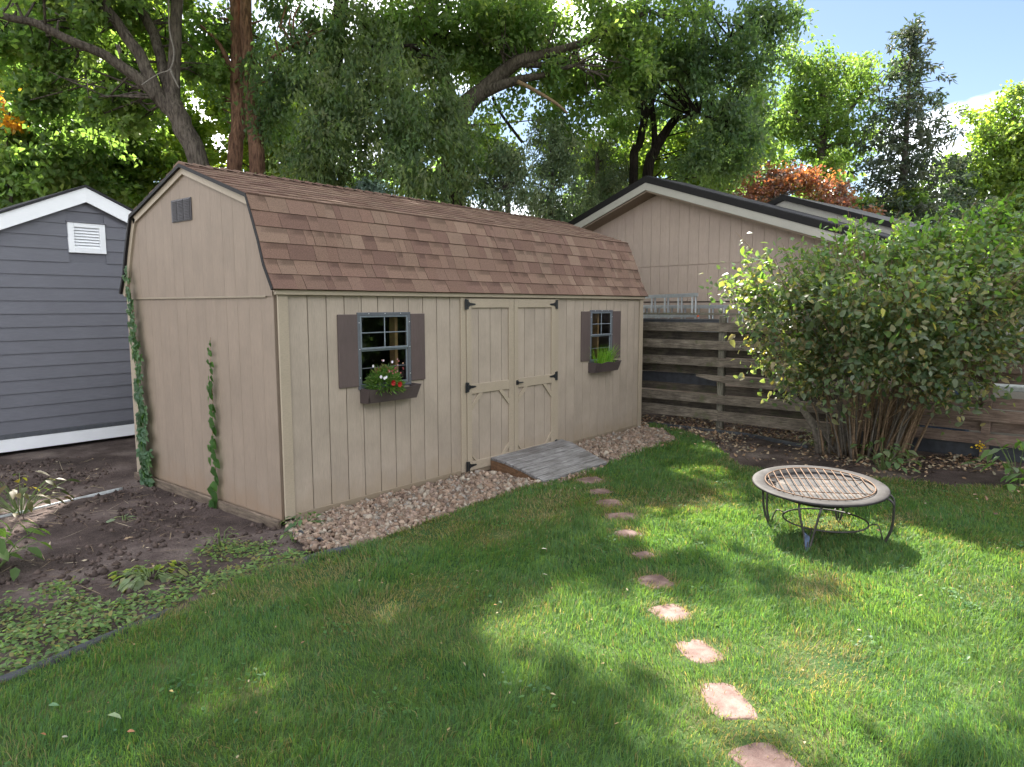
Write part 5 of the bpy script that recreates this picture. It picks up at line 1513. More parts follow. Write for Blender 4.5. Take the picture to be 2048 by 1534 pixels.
# ---- 7. background maples at left, lit from behind
BG = [("yellow lit maple filling the top left corner behind the leaning tree", (120, 21), [(3.931, 18.276, 8.630, 1.848, 1.279, 1), (5.264, 17.551, 9.229, 1.894, 1.311, 1), (4.273, 17.639, 7.357, 1.990, 1.137, 1), (6.205, 17.359, 10.146, 1.642, 1.045, 0.8), (3.704, 18.823, 10.184, 1.706, 0.995, 0.8)], YEL, "leaf"),
      ("mid green maple behind the roof of the slate shed", (70, 15.5), [(2.121, 12.802, 5.486, 1.212, 0.716, 1), (1.682, 12.413, 4.736, 1.173, 0.640, 1.2), (2.632, 11.779, 5.006, 0.979, 0.652, 1), (1.828, 13.272, 6.143, 0.771, 0.441, 0.8)], MID, "leaf"),
      ("yellow green maple between the slate shed and the leaning trunk", (260, 17.5), [(4.208, 13.553, 6.186, 1.368, 0.871, 1), (4.607, 12.917, 5.319, 1.119, 0.746, 1.1), (3.654, 13.204, 4.864, 1.329, 0.604, 1.1), (4.382, 11.451, 4.427, 0.704, 0.469, 1.2), (4.678, 13.972, 7.323, 1.151, 0.640, 0.7)], YEL + MID, "leaf"),
      ("sunny maple glimpsed between the leaning trunk and the red trunks", (430, 20), [(7.112, 14.086, 6.786, 0.995, 1.137, 1), (7.312, 14.065, 8.057, 0.995, 0.853, 0.8), (7.503, 11.939, 6.274, 0.945, 0.945, 1), (7.404, 15.642, 8.660, 0.895, 0.895, 0.5), (8.396, 12.747, 8.055, 0.995, 0.853, 0.6)], YEL, "leaf"),
      ("sunlit green tree in the gap between the cedars and the twin stemmed tree", (1330, 22), [(15.350, 5.564, 6.270, 1.045, 0.746, 0.8), (16.311, 4.422, 6.416, 1.194, 0.821, 0.9), (17.018, 3.458, 5.821, 1.194, 0.597, 1), (15.082, 7.564, 6.789, 0.938, 0.625, 0.5), (12.830, 8.707, 6.720, 0.895, 0.895, 0.5), (18.625, 3.391, 7.558, 0.938, 0.938, 0.6)], YEL + MID, "leaf")]
for lab, (px, D), els, pal, mt in BG:
    c = np.mean([e[:2] for e in els], 0)
    lb = [[(c[0], c[1], ZG, .25), (c[0], c[1], 3.0, .16), (c[0] + .3, c[1], 6.0, .09), (c[0] - .2, c[1], 8.5, .04)]]
    tree("maple_tree", lab, lb, els, "bark_dark", 10, 44, .3, .2, .13, .092, pal, mt, .25, None, 60, group="maples in the background")
p = (1.533, 11.964, 5.668)
OR = ((.42, .20, .03), (.45, .25, .04), (.30, .20, .04))
tree("turning_maple", "young tree with a few orange autumn leaves at the left edge above the slate shed",
     [[(p[0], p[1], ZG, .07), (1.429, 11.947, 4.849, 0.031), (1.559, 11.986, 5.975, 0.015)]],
     [(1.507, 12.076, 6.129, 0.227, 0.144, 1), (1.480, 12.028, 5.668, 0.206, 0.103, 1), (1.915, 11.766, 6.291, 0.104, 0.062, 1)], "bark_dark", 10, 26, .14, .1, .13, .1, OR, "leaf", .2, None, 6)

# far wood closing the view low down
cl = crown_clumps([(10.690, 31.874, 6.573, 16.914, 3.624, 0.35), (21.473, 18.842, 7.031, 16.914, 3.624, 0.35), (34.205, 6.356, 6.035, 15.350, 2.814, 0.35), (43.954, -5.501, 6.015, 12.792, 2.814, 0.35), (1.524, 43.105, 7.073, 12.081, 3.866, 0.3)], 6 / DK, .2)
cl[:, 2] = np.maximum(cl[:, 2], .3)
V, F, C = crown_mesh(cl, 26, .45, .35, .30, .22, DARK + MID, .2, .5)
tag(mesh_obj("wood", V, F, "leaf", None, False, None, C), "distant belt of green trees behind the gardens", "trees", kind="stuff")

# trees behind the viewpoint, mirrored in the shed windows
tree("yard_tree", "tall tree on the lawn side of the yard, mirrored in the shed windows",
     [[(6.5, -13.0, ZG, .3), (6.6, -13, 3, .24), (6.5, -13.2, 6, .16), (6.2, -13.2, 9, .07)]], [(6.5, -13, 5.0, 3.0, 2.2, 1), (4.5, -14, 4.0, 2.0, 1.6, 1), (9, -13.5, 4.2, 2.2, 1.8, 1)], "bark_grey", 6, 40, .35, .25, .2, .14, MID, "leaf", .2, None, 20)
tree("yard_shrub", "dense dark shrub row at the back of the yard, mirrored in the shed windows",
     [[(12.0, -15.0, ZG, .12), (12, -15, 1.2, .1), (12, -15, 2.4, .04)]], [(8, -15, 1.2, 3, 1.5, 1), (12, -15, 1.4, 3, 1.6, 1), (16, -14, 1.6, 3, 1.8, 1), (4, -15.5, 1.3, 3, 1.5, 1), (18, -10, 1.6, 2.5, 1.8, 1)], "bark_grey", 6, 40, .35, .3, .2, .14, DARK, "leaf", .2, None, 10)

# ------------------------------------------------------------------ the big bush by the fence
BB = np.array([6.75, -3.25, -0.03])
bush = empty("lilac_bush", tuple(BB)); tag(bush, "large vase shaped shrub with many bare brown stems in front of the fence", "bush")
BE = [(5.387, -2.544, 2.019, 0.464, 0.371, 1), (5.159, -2.251, 2.112, 0.309, 0.235, 0.8), (5.119, -2.283, 1.651, 0.247, 0.185, 0.5), (5.722, -2.909, 2.264, 0.556, 0.464, 1), (6.236, -3.354, 2.391, 0.594, 0.532, 1), (6.439, -3.925, 2.350, 0.611, 0.550, 1), (6.710, -4.408, 2.375, 0.604, 0.483, 1), (6.931, -4.837, 2.369, 0.478, 0.537, 1),
      (5.326, -2.703, 1.593, 0.489, 0.336, 0.9), (5.495, -3.234, 1.541, 0.537, 0.418, 1), (5.795, -3.767, 1.487, 0.590, 0.442, 1), (6.212, -4.264, 1.545, 0.560, 0.442, 1), (6.564, -4.662, 1.720, 0.354, 0.413, 0.9), (5.343, -2.950, 1.207, 0.362, 0.272, 0.7), (5.542, -3.677, 1.145, 0.524, 0.262, 0.6), (6.023, -4.263, 1.144, 0.408, 0.262, 0.7),
      (6.580, -3.547, 2.773, 0.443, 0.221, 0.8), (6.785, -4.117, 2.754, 0.495, 0.216, 0.9), (6.941, -4.610, 2.825, 0.423, 0.242, 1), (6.056, -3.097, 2.609, 0.313, 0.188, 0.7), (7.278, -5.036, 2.734, 0.423, 0.302, 1), (5.225, -3.166, 0.960, 0.265, 0.165, 0.35), (5.814, -4.205, 0.925, 0.345, 0.173, 0.45), (5.077, -2.621, 1.237, 0.272, 0.181, 0.5), (6.361, -4.664, 1.201, 0.291, 0.262, 0.8), (5.457, -3.760, 1.899, 0.739, 0.398, 0.8), (6.009, -4.411, 2.011, 0.625, 0.398, 0.8), (5.263, -3.059, 1.840, 0.531, 0.354, 0.8)]
bcl = crown_clumps(BE, 25, .35)
SHOOTS = []
top = bcl[(bcl[:, 2] > 2.1) | (np.hypot(bcl[:, 0] - BB[0], bcl[:, 1] - BB[1]) > 1.5)]
for c in top[rng.permutation(len(top))[:110]]:
    d = unit((c - (BB + np.array([0, 0, .3])))[None])[0] + np.array([0, 0, .35]) + rng.normal(size=3) * .25; d = d / np.linalg.norm(d)
    L = rng.uniform(.25, .5); SHOOTS.append((c, c + d * L))
    bcl = np.concatenate([bcl, c + d * np.linspace(.1, L, 5)[:, None]])
NSH = 110 * 5
mb_all = []
st = 0
ang = rng.permutation(len(bcl))
for k in range(95):
    c = bcl[ang[k]]
    a = rng.uniform(0, 6.283); r0 = rng.uniform(.05, .62)
    b0 = np.array([BB[0] + r0 * math.cos(a) * 1.0, BB[1] + r0 * math.sin(a) * 1.15, -.05])
    # keep the side: base offset follows the tip
    off = np.clip((c[:2] - BB[:2]) * .28, -.6, .6); b0[:2] = BB[:2] + off + rng.normal(size=2) * .1
    h = c[2]
    P = [(*(b0 - BB), .012 + .008 * rng.random())]
    for t in (.3, .62, 1.0):
        q = b0 + (c - b0) * np.array([t ** 1.5, t ** 1.5, t]) + rng.normal(size=3) * np.array([.04, .04, .01])
        P.append((*(q - BB), .012 * (1 - .65 * t)))
    m_ = MB(); limb(m_, P, 3, 6)
    mesh_obj("stem", m_.v, m_.f, "stem_brown" if k % 3 else "stem_grey", bush, True)
for k in range(2):
    P = [(-.25 - .1 * k, .15 + .3 * k, -.03, .05), (-.35 - .1 * k, .5, .35, .045), (-.3, .95, .9, .035), (-.15, 1.25, 1.3, .02)]
    m_ = MB(); limb(m_, P, 4, 8); mesh_obj("stem", m_.v, m_.f, "stem_grey", bush, True)
tw = MB()
for c in bcl[rng.permutation(len(bcl))[:900]]:
    d = unit((c - (BB + np.array([0, 0, .9])))[None])[0]
    tw.tube([tuple(c - BB - d * .38 + rng.normal(size=3) * .05), tuple(c - BB - d * .1 + rng.normal(size=3) * .03), tuple(c - BB + d * .12)], [.005, .004, .002], 4, caps=False)
for (q0, q1) in SHOOTS:
    tw.tube([tuple(q0 - BB), tuple((q0 + q1) / 2 - BB + rng.normal(size=3) * .015), tuple(q1 - BB)], [.004, .003, .0015], 4, caps=False)
tag(mesh_obj("twigs", tw.v, tw.f, "stem_brown", bush, True), kind="stuff")
def bush_leaves(cl, per, sig):
    N = len(cl) * per
    sg = np.full(len(cl), sig); sg[-NSH:] = .035
    P = np.repeat(cl, per, 0) + rng.normal(size=(N, 3)) * np.repeat(sg, per)[:, None]
    kp = (rng.random(N) < np.where(np.repeat(sg, per) < .05, .28, 1.0)); P = P[kp]; N = len(P)
    out = unit(P - (BB + np.array([0, 0, .6])))
    D = unit(out * .7 + rand_dirs(N) * .9 + np.array([0, 0, -.25])); Nn = unit(rand_dirs(N) * .8 + out * .5 + np.array([0, 0, .6]))
    L = .036 + .082 * rng.beta(1.7, 1.9, N); W = L * rng.uniform(.5, .7, N)
    V, F = big_leaves(P, D, Nn, L, W, .25, rng.uniform(.0, .5, (N, 1)))
    hi = np.clip((P[:, 2] - 1.85) / 1.1 + rng.normal(size=N) * .25, 0, 1)[:, None]
    lo = np.array([(.085, .11, .058), (.115, .135, .08), (.07, .105, .052), (.145, .14, .08), (.05, .085, .042), (.18, .145, .085), (.10, .12, .085)])[rng.integers(0, 7, N)]
    hc = np.array([(.072, .135, .040), (.09, .155, .045), (.058, .115, .036), (.105, .15, .055)])[rng.integers(0, 4, N)]
    C = (lo * (1 - hi) + hc * hi) * rng.uniform(.95, 1.45, (N, 1))
    return P, V, F, np.repeat(C, 7, 0), L
P, V, F, C, Ls = bush_leaves(bcl, 22, .12)
# the 300 biggest and nearest leaves are parts, the rest one mass
N = len(P)
dist = np.linalg.norm(P - np.array([-3.485, -5.548, 1.955]), axis=1)
order = np.argsort(-(Ls / dist))
big = order[:300]; restm = np.ones(N, bool); restm[big] = False
V7 = V.reshape(N, 7, 3); C7 = C.reshape(N, 7, 3)
tri = np.array([(0, 1, 6), (1, 2, 6), (2, 3, 6), (3, 4, 6), (4, 5, 6), (5, 0, 6)])
n_r = int(restm.sum())
tag(mesh_obj("foliage", V7[restm].reshape(-1, 3) - BB, (tri[None] + np.arange(n_r)[:, None, None] * 7).reshape(-1, 3), "leaf_glossy", bush, False, None, C7[restm].reshape(-1, 3)), kind="stuff")
for i in big:
    o = mesh_obj("leaf", V7[i] - P[i], tri, "leaf_glossy", bush, False, None, C7[i]); o.location = P[i] - BB

# leafy sprout at the bush foot
def leafy(name, label, cat, base, n, rad, h, Lr, pal, mat="leaf_glossy", stem="stem_green", droop=.3, group=None, wr=.6):
    t = empty(name, base); tag(t, label, cat, group)
    mb = MB(); 
    tips = []
    for k in range(n):
        a = random.uniform(0, 6.283); r = rad * math.sqrt(random.random()); z = h * random.uniform(.25, 1) * (1 - .4 * (r / rad) ** 2)
        tip = Vector((math.cos(a) * r, math.sin(a) * r, z)); tips.append((tip, a))
        if k % 2 == 0: mb.tube([(0.02 * math.cos(a), .02 * math.sin(a), -.03), tuple(tip * .55 + Vector((0, 0, .03))), tuple(tip)], [.005, .004, .002], 5, caps=False)
    mesh_obj("stem", mb.v, mb.f, stem, t, True)
    for tip, a in tips:
        d = np.array([[math.cos(a + random.uniform(-.8, .8)), math.sin(a + random.uniform(-.8, .8)), -droop + random.uniform(-.3, .4)]]); L = random.uniform(*Lr)
        V, F = big_leaves(np.zeros((1, 3)), unit(d), unit(np.array([[random.uniform(-.4, .4), random.uniform(-.4, .4), 1]])), np.array([L]), np.array([L * wr]), .15, .3)
        c = np.array(random.choice(pal)) * random.uniform(.85, 1.2)
        o = mesh_obj("leaf", V, F, mat, t, False, None, np.tile(c, (7, 1))); o.location = tip
    return t
SG = ((.10, .16, .075), (.13, .19, .10), (.08, .14, .06), (.16, .19, .11))
leafy("shrub_sprout", "pale green leafy sprout at the front foot of the big bush", "plant", (*(5.819, -3.705), -.03), 46, .38, .42, (.08, .13), SG)
leafy("shrub_sprout", "small greyish leafy shoot left of the bush stems", "plant", (*(6.430, -2.809), -.03), 20, .3, .45, (.06, .09), ((.14, .17, .10), (.18, .2, .14)))
leafy("border_plant", "green clump with broad pale leaves at the right edge of the photo", "plant", (*(6.096, -5.019), -.03), 40, .42, .55, (.12, .22), ((.09, .17, .05), (.13, .2, .1), (.2, .26, .17), (.08, .15, .04)), wr=.5)
leafy("border_plant", "bright green ground leaf at right edge below the pale leaved clump", "plant", (*(5.636, -5.073), -.02), 9, .16, .14, (.1, .16), ((.13, .25, .05), (.12, .22, .05)))
yf = empty("yellow_flower", (*(6.836, -4.743), -.03)); tag(yf, "small yellow flower on a bent stalk by the right end fence", "flower")
mb = MB(); mb.tube([(0, 0, 0), (0, .1, .15), (.02, .16, .24)], .004, 6); mesh_obj("stem", mb.v, mb.f, "stem_green", yf, True)
Pn = np.tile(np.array([[.02, .16, .24]]), (26, 1)) + rng.normal(size=(26, 3)) * .025; V, F = leaf_quads(Pn, rand_dirs(26), rand_dirs(26), np.full(26, .035), np.full(26, .025))
mesh_obj("petals", V, F, "petal", yf, False, None, np.tile((.6, .42, .02), (len(V), 1)))
# plant at the left edge
leafy("bed_plant", "large leaved green plant drooping in from the left edge over the soil", "plant", (*(-1.986, 0.926), -.08), 44, .34, .44, (.11, .165), ((.09, .15, .045), (.11, .18, .05), (.07, .12, .04)), "leaf", droop=.55, wr=.55)
leafy("bed_plant", "yellowing thin leaved plant behind the big leaved plant at left", "plant", (*(-1.336, 2.525), -.07), 60, .45, .42, (.08, .14), ((.055, .055, .012), (.065, .05, .012), (.038, .055, .014)), "leaf", droop=.2, wr=.45)
leafy("corner_weed", "green weed with jagged leaves at the near corner of the tan shed", "weed", (*(0.045, -0.225), -.03), 26, .15, .16, (.06, .1), ((.06, .12, .05), (.08, .15, .06)), wr=.5)
leafy("corner_weed", "small bright weed in front of the jagged weed at the gravel corner", "weed", (*(-0.143, -0.386), -.03), 14, .1, .07, (.03, .05), ((.12, .2, .05),))
leafy("pulled_weeds", "wilted heap of pulled weeds on the bare soil bed", "weed", (*(-1.270, -0.198), -.08), 60, .26, .08, (.07, .12), ((.13, .18, .08), (.18, .22, .12), (.1, .14, .06), (.2, .2, .1)), droop=.5)
leafy("soil_leaf", "single torn green leaf spray lying on the dark soil", "leaf", (*(-0.801, 1.467), -.08), 7, .08, .03, (.08, .12), ((.2, .26, .18),), droop=.1, wr=.35)
leafy("bed_weed", "tall thin weed near the shed foundation in the bed", "weed", (*(-0.585, 0.051), -.06), 16, .15, .16, (.04, .07), ((.1, .16, .05), (.14, .18, .07)), wr=.4)

# ------------------------------------------------------------------ vines on the gable wall
def palmate(c, scale, col_):
    V, F = [], []
    P = np.zeros((5, 3)); angs = np.radians([-100, -55, -15, 30, 75]) - math.radians(-10) + random.uniform(-.4, .4)
    D = np.stack([np.full(5, -.25), np.sin(angs) * 1.0, -np.cos(angs)], 1)
    Nn = np.tile(np.array([[-1.0, .1, .35]]), (5, 1)) + rng.normal(size=(5, 3)) * .2
    L = scale * np.array([.7, .9, 1.0, .9, .7]) * rng.uniform(.9, 1.1, 5)
    V, F = big_leaves(P, unit(D), unit(Nn), L, L * .5, .12, .25)
    return V, F
def vine(label, pts, n, kind, srange, pal, thin):
    b0 = pts[0]
    t = empty("wall_vine", b0); tag(t, label, "vine", "vines climbing the gable wall")
    S = smooth_path([(*p, 0) for p in pts], 6)
    mb = MB(); mb.tube([tuple(np.array(q[:3]) - np.array(b0)) for q in S], [.005 - .003 * i / len(S) for i in range(len(S))], 6)
    mesh_obj("stem", mb.v, mb.f, "stem_brown", t, True)
    for k in range(n):
        f = (k + random.random()) / n; f = f ** 1.05
        q = S[min(int(f * (len(S) - 1)), len(S) - 1)]
        sc = srange[0] + (srange[1] - srange[0]) * (1 - f) ** .7 * random.uniform(.75, 1.1)
        c = np.array(random.choice(pal)) * random.uniform(.85, 1.15)
        if kind == "palmate":
            V, F = palmate(None, sc, c)
        else:
            V, F = big_leaves(np.zeros((1, 3)), unit(np.array([[-.15, random.uniform(-.7, .7), -1]])), unit(np.array([[-1, random.uniform(-.3, .3), .3]])), np.array([sc]), np.array([sc * .85]), .1, .3)
        o = mesh_obj("leaf", V, F, "leaf_glossy", t, False, None, np.tile(c, (len(V), 1)))
        sp = thin * (1 - f * .7)
        o.location = np.array(q[:3]) - np.array(b0) + np.array([-.015 - random.random() * .035, random.uniform(-sp, sp) - .04, random.uniform(-.03, .03)])
VG = ((.07, .135, .06), (.055, .11, .05), (.09, .16, .075), (.075, .145, .08))
vine("five fingered creeper climbing the far corner of the tan gable wall", [(-.05, 2.66, -.05), (-.05, 2.68, .32), (-.05, 2.69, .72), (-.045, 2.72, 1.12), (-.045, 2.76, 1.52), (-.05, 2.8, 1.8), (-.06, 2.81, 2.13), (-.06, 2.88, 2.4)], 95, "palmate", (.05, .165), VG, .12)
vine("thin heart leaved vine climbing the middle of the tan gable wall", [(-.06, 1.18, -.09), (-.03, 1.15, .3), (-.03, 1.17, .7), (-.03, 1.13, 1.05), (-.03, 1.15, 1.35), (-.03, 1.12, 1.65)], 48, "heart", (.045, .14), ((.045, .105, .03), (.06, .13, .038)), .06)

# ------------------------------------------------------------------ window box plants
def flower_mound(base):
    t = empty("flowering_plant", base); tag(t, "rounded flowering plant with two red and several white blooms in the near window box", "flowers")
    N = 1700
    d = rand_dirs(N); d[:, 2] = np.abs(d[:, 2]) * 1.0 - .35
    P = d * rng.uniform(.5, 1, (N, 1)) * np.array([.20, .13, .24]) + np.array([0, 0, .10])
    D = unit(d + np.array([0, 0, .1]) + rand_dirs(N) * .6); V, F = leaf_quads(P, D, unit(rand_dirs(N) + np.array([0, 0, .5])), rng.uniform(.04, .08, N), rng.uniform(.010, .018, N))
    pal = np.array([(.08, .16, .04), (.11, .2, .05), (.07, .13, .04), (.14, .19, .06)])[rng.integers(0, 4, N)]
    top = (P[:, 2] > .2) & (rng.random(N) < .35); pal[top] = (.19, .10, .06)
    tag(mesh_obj("foliage", V, F, "leaf", t, False, None, np.repeat(pal, 4, 0)), kind="stuff")
    def bloom(p, c, r, lab=None):
        n = 9
        a = np.arange(n) * 6.283 / n
        D = np.stack([np.cos(a), np.full(n, -.35), np.sin(a)], 1)
        V, F = leaf_quads(np.zeros((n, 3)), unit(D), np.tile(np.array([[0, -1.0, .2]]), (n, 1)), np.full(n, r), np.full(n, r * .8), .1)
        o = mesh_obj("flower", V, F, "petal", t, False, None, np.tile(c, (len(V), 1))); o.location = p
        if lab: o["label"] = lab
    bloom((-.02, -.15, .115), (.32, .008, .01), .036, "dark red bloom"); bloom((.065, -.15, .095), (.34, .01, .008), .036, "dark red bloom")
    bloom((-.19, -.06, .29), (.8, .78, .8), .016); bloom((.055, -.06, .315), (.8, .76, .8), .017); bloom((-.145, -.12, .185), (.8, .78, .8), .02); bloom((-.11, -.13, .17), (.8, .8, .8), .02); bloom((-.085, -.13, .178), (.78, .78, .8), .017); bloom((-.05, -.05, .335), (.75, .65, .7), .014)
    for k in range(16):
        a = random.uniform(0, 3.1); bloom((math.cos(a) * .16 * random.random() + .03, -.1 - .05 * random.random(), .2 + random.uniform(0, .15)), random.choice(((.4, .12, .12), (.45, .25, .25), (.3, .06, .06), (.5, .3, .2))), .011)
flower_mound((1.13, -.09, 1.08))
def grass_pot(base):
    t = empty("ornamental_grass", base); tag(t, "bright green spiky grass in the far window box", "grass plant")
    V, F, C = [], [], []
    for k in range(210):
        a = random.uniform(0, 6.283); L = random.uniform(.2, .42); le = random.uniform(.05, .6)
        b0 = np.array([random.gauss(0, .11), random.gauss(0, .03), 0]); d = np.array([math.cos(a) * le + b0[0] * 2.2, math.sin(a) * le * .6 - .1, 1.0])
        n0 = len(V); w = .0045; s_ = np.array([-math.sin(a), math.cos(a), 0]) * w
        for i in range(5):
            q = i / 4; p = b0 + d / np.linalg.norm(d) * L * q + np.array([0, 0, -.16 * L * q * q * (1 + le * 2)]) + np.array([d[0], d[1], 0]) * .12 * q * q
            V += [tuple(p - s_ * (1 - q * .9)), tuple(p + s_ * (1 - q * .9))]
        F += [(n0 + 2 * i, n0 + 2 * i + 1, n0 + 2 * i + 3, n0 + 2 * i + 2) for i in range(4)]
        c = np.array(random.choice(((.14, .30, .03), (.18, .36, .04), (.11, .25, .03), (.22, .36, .06)))); C += [c] * 10
    mesh_obj("blades", V, F, "grass_blade", t, False, None, np.array(C))
grass_pot((5.26, -.08, 1.10))

# ------------------------------------------------------------------ lawn grass
STN = [(x[0][0], x[0][1], x[1], x[2], x[3]) for x in ST]
def in_view(x, y, marg=1.3):
    fx = (x + 3.485) * FV[0] + (y + 5.548) * FV[1]; rx = (x + 3.485) * RV[0] + (y + 5.548) * RV[1]
    return (np.abs(rx) < fx * .74 + marg) & (fx > 2.2)
def stone_free(x, y, grow):
    ok = np.ones(len(x), bool)
    for (sx, sy, a, b_, ro) in STN:
        c, s_ = math.cos(.68 - ro), math.sin(.68 - ro)
        u = (x - sx) * c - (y - sy) * s_; v = (x - sx) * s_ + (y - sy) * c
        ok &= (np.abs(u) / (a + grow)) ** 3 + (np.abs(v) / (b_ + grow)) ** 3 > 1
    return ok
BLOT = [(0.879, -1.743), (1.648, -1.665), (-0.384, -2.149), (2.660, -2.380), (2.473, -2.010), (-0.550, -1.315), (-0.889, -1.331), (0.636, -1.236), (2.152, -1.473), (3.017, -3.824), (3.605, -4.312), (3.077, -2.609), (0.404, -4.527), (-0.496, -4.482), (-1.507, -0.963), (-0.661, -2.119), (1.473, -4.222)]
def lawn_cond(x, y):
    """dryness 0..1 of the turf"""
    d = fbm(x, y, 31, .8, 4); d = np.clip((d - .55) * 3.0, 0, 1) * .45
    for i, (bx, by) in enumerate(BLOT):
        r = .16 + .12 * ((i * 37) % 10) / 10
        d = np.maximum(d, .95 * np.exp(-(((x - bx) / (r * 1.6)) ** 2 + ((y - by) / r) ** 2)))
    edge = np.exp(-np.clip((-.95 - y), 0, 9) / .16) * (x < 2.6)
    d = np.maximum(d, edge * .75 * vnoise(x, y, 5, 4))
    for (sx, sy, a, b_, ro) in STN:
        d = np.maximum(d, .75 * np.exp(-(np.hypot(x - sx, y - sy) / (a + .06)) ** 4))
    d = np.maximum(d, .5 * np.exp(-((x - 5.2) / .8) ** 2) * (y < -2))
    return np.clip(d, 0, 1)
def grass(n):
    x = rng.uniform(-5.5, 7.0, n); y = rng.uniform(-8.2, 0.1, n)
    k = inside(x, y, LAWN) & in_view(x, y); x, y = x[k], y[k]
    fx = (x + 3.485) * FV[0] + (y + 5.548) * FV[1]
    keep = rng.random(len(x)) < np.clip((4.2 / fx) ** 1.1, .22, 1); x, y, fx = x[keep], y[keep], fx[keep]
    dry = lawn_cond(x, y)
    keep = (rng.random(len(x)) > dry * .55) & (stone_free(x, y, -.03) | (rng.random(len(x)) < .02)); x, y, fx, dry = x[keep], y[keep], fx[keep], dry[keep]
    N = len(x)
    tall = fbm(x, y, 41, 1.7, 3)
    h = (.55 + .85 * vnoise(x, y, 13, 9.0)) * (.030 + .046 * tall) * rng.uniform(.55, 1.35, N) * (1 - .45 * dry)
    w = (.0016 + .0009 * rng.random(N)) * np.clip(fx / 4.0, .9, 2.3)
    base_a = 6.283 * fbm(x, y, 51, 1.1, 3) * 2
    a = base_a + rng.normal(size=N) * 1.1
    lean = np.abs(rng.normal(.45, .35, N)) + .35 * dry
    dx, dy = np.cos(a) * lean, np.sin(a) * lean
    z0 = lawn_z(x, y)
    b = rng.uniform(0, 6.283, N); sx, sy = np.cos(b) * w, np.sin(b) * w
    B = np.stack([x, y, z0 - .004], 1); S = np.stack([sx, sy, np.zeros(N)], 1)
    mid = B + np.stack([dx * h * .35, dy * h * .35, h * .62], 1); tip = B + np.stack([dx * h * 1.1, dy * h * 1.1, h * (1.0 - .25 * lean)], 1)
    V = np.stack([B - S, B + S, mid + S * .8, mid - S * .8, tip], 1).reshape(-1, 3)
    i = np.arange(N)[:, None] * 5
    F = np.concatenate([i + np.array([[0, 1, 2]]), i + np.array([[0, 2, 3]]), i + np.array([[3, 2, 4]])], 0)
    g1 = np.array([(.056, .130, .042), (.070, .152, .045), (.088, .170, .042), (.058, .136, .064), (.110, .180, .048)])[rng.integers(0, 5, N)]
    hue = fbm(x, y, 61, .55, 3)[:, None]
    g1 = g1 * (1 - .35 * (hue - .5)) + np.array([.02, .01, 0]) * (hue - .35)
    st = np.array([(.20, .165, .085), (.15, .125, .06), (.24, .20, .115)])[rng.integers(0, 3, N)]
    isd = (rng.random(N) < (dry * .7 + .03))[:, None]
    C = np.where(isd, st, g1 * (1 - .3 * dry[:, None]) + np.array([.06, .05, .01]) * dry[:, None]) * rng.uniform(.75, 1.25, (N, 1))
    o = mesh_obj("grass", V, F, "grass_blade", None, False, None, np.repeat(np.clip(C, .005, 1), 5, 0))
    tag(o, "short lawn grass, green with straw coloured dry patches", "grass", kind="stuff")
    return N
NG = grass(900000)

# ------------------------------------------------------------------ weeds, litter and debris on the beds
def weeds():
    bed = [(-5, -1.3), (-2.49, -1.22), (-1.97, -1.12), (-1.28, -.93), (-.77, -.84), (-.31, -.9), (-.3, -.55), (-.12, -.2), (-.2, .25), (-.9, .2), (-1.5, .1), (-2.1, .35), (-3, .6), (-5, .6)]
    n = 26000; x = rng.uniform(-4.5, 0, n); y = rng.uniform(-1.3, .6, n)
    k = inside(x, y, bed) & in_view(x, y, 1.0); x, y = x[k], y[k]
    den = fbm(x, y, 71, 2.4, 4); edge = np.clip((-.35 - y) / .5, 0, 1)
    thr = .60 - .26 * edge - .12 * rng.random(len(x)) ** 3 - .1 * np.clip((-1.0 - x) / 1.0, 0, 1)
    k = (den > thr) & (rng.random(len(x)) < .75); x, y = x[k], y[k]; N = len(x)
    z = soil_z(x, y) + np.abs(rng.normal(0, .022, N))
    P = np.stack([x, y, z], 1); D = rand_dirs(N); D[:, 2] = np.abs(D[:, 2]) * .35; Nn = unit(rand_dirs(N) * .5 + np.array([0, 0, 1]))
    V, F = big_leaves(P, unit(D), Nn, rng.uniform(.02, .048, N), rng.uniform(.014, .03, N), .15, .25)
    C = np.array([(.12, .20, .07), (.16, .25, .09), (.09, .16, .06), (.20, .27, .12), (.2, .18, .08)])[rng.integers(0, 5, N)] * rng.uniform(.8, 1.2, (N, 1))
    tag(mesh_obj("weeds", V, F, "leaf", None, False, None, np.repeat(C, 7, 0)), "low creeping weeds covering the bed beside the black edging", "weeds", kind="stuff")
weeds()
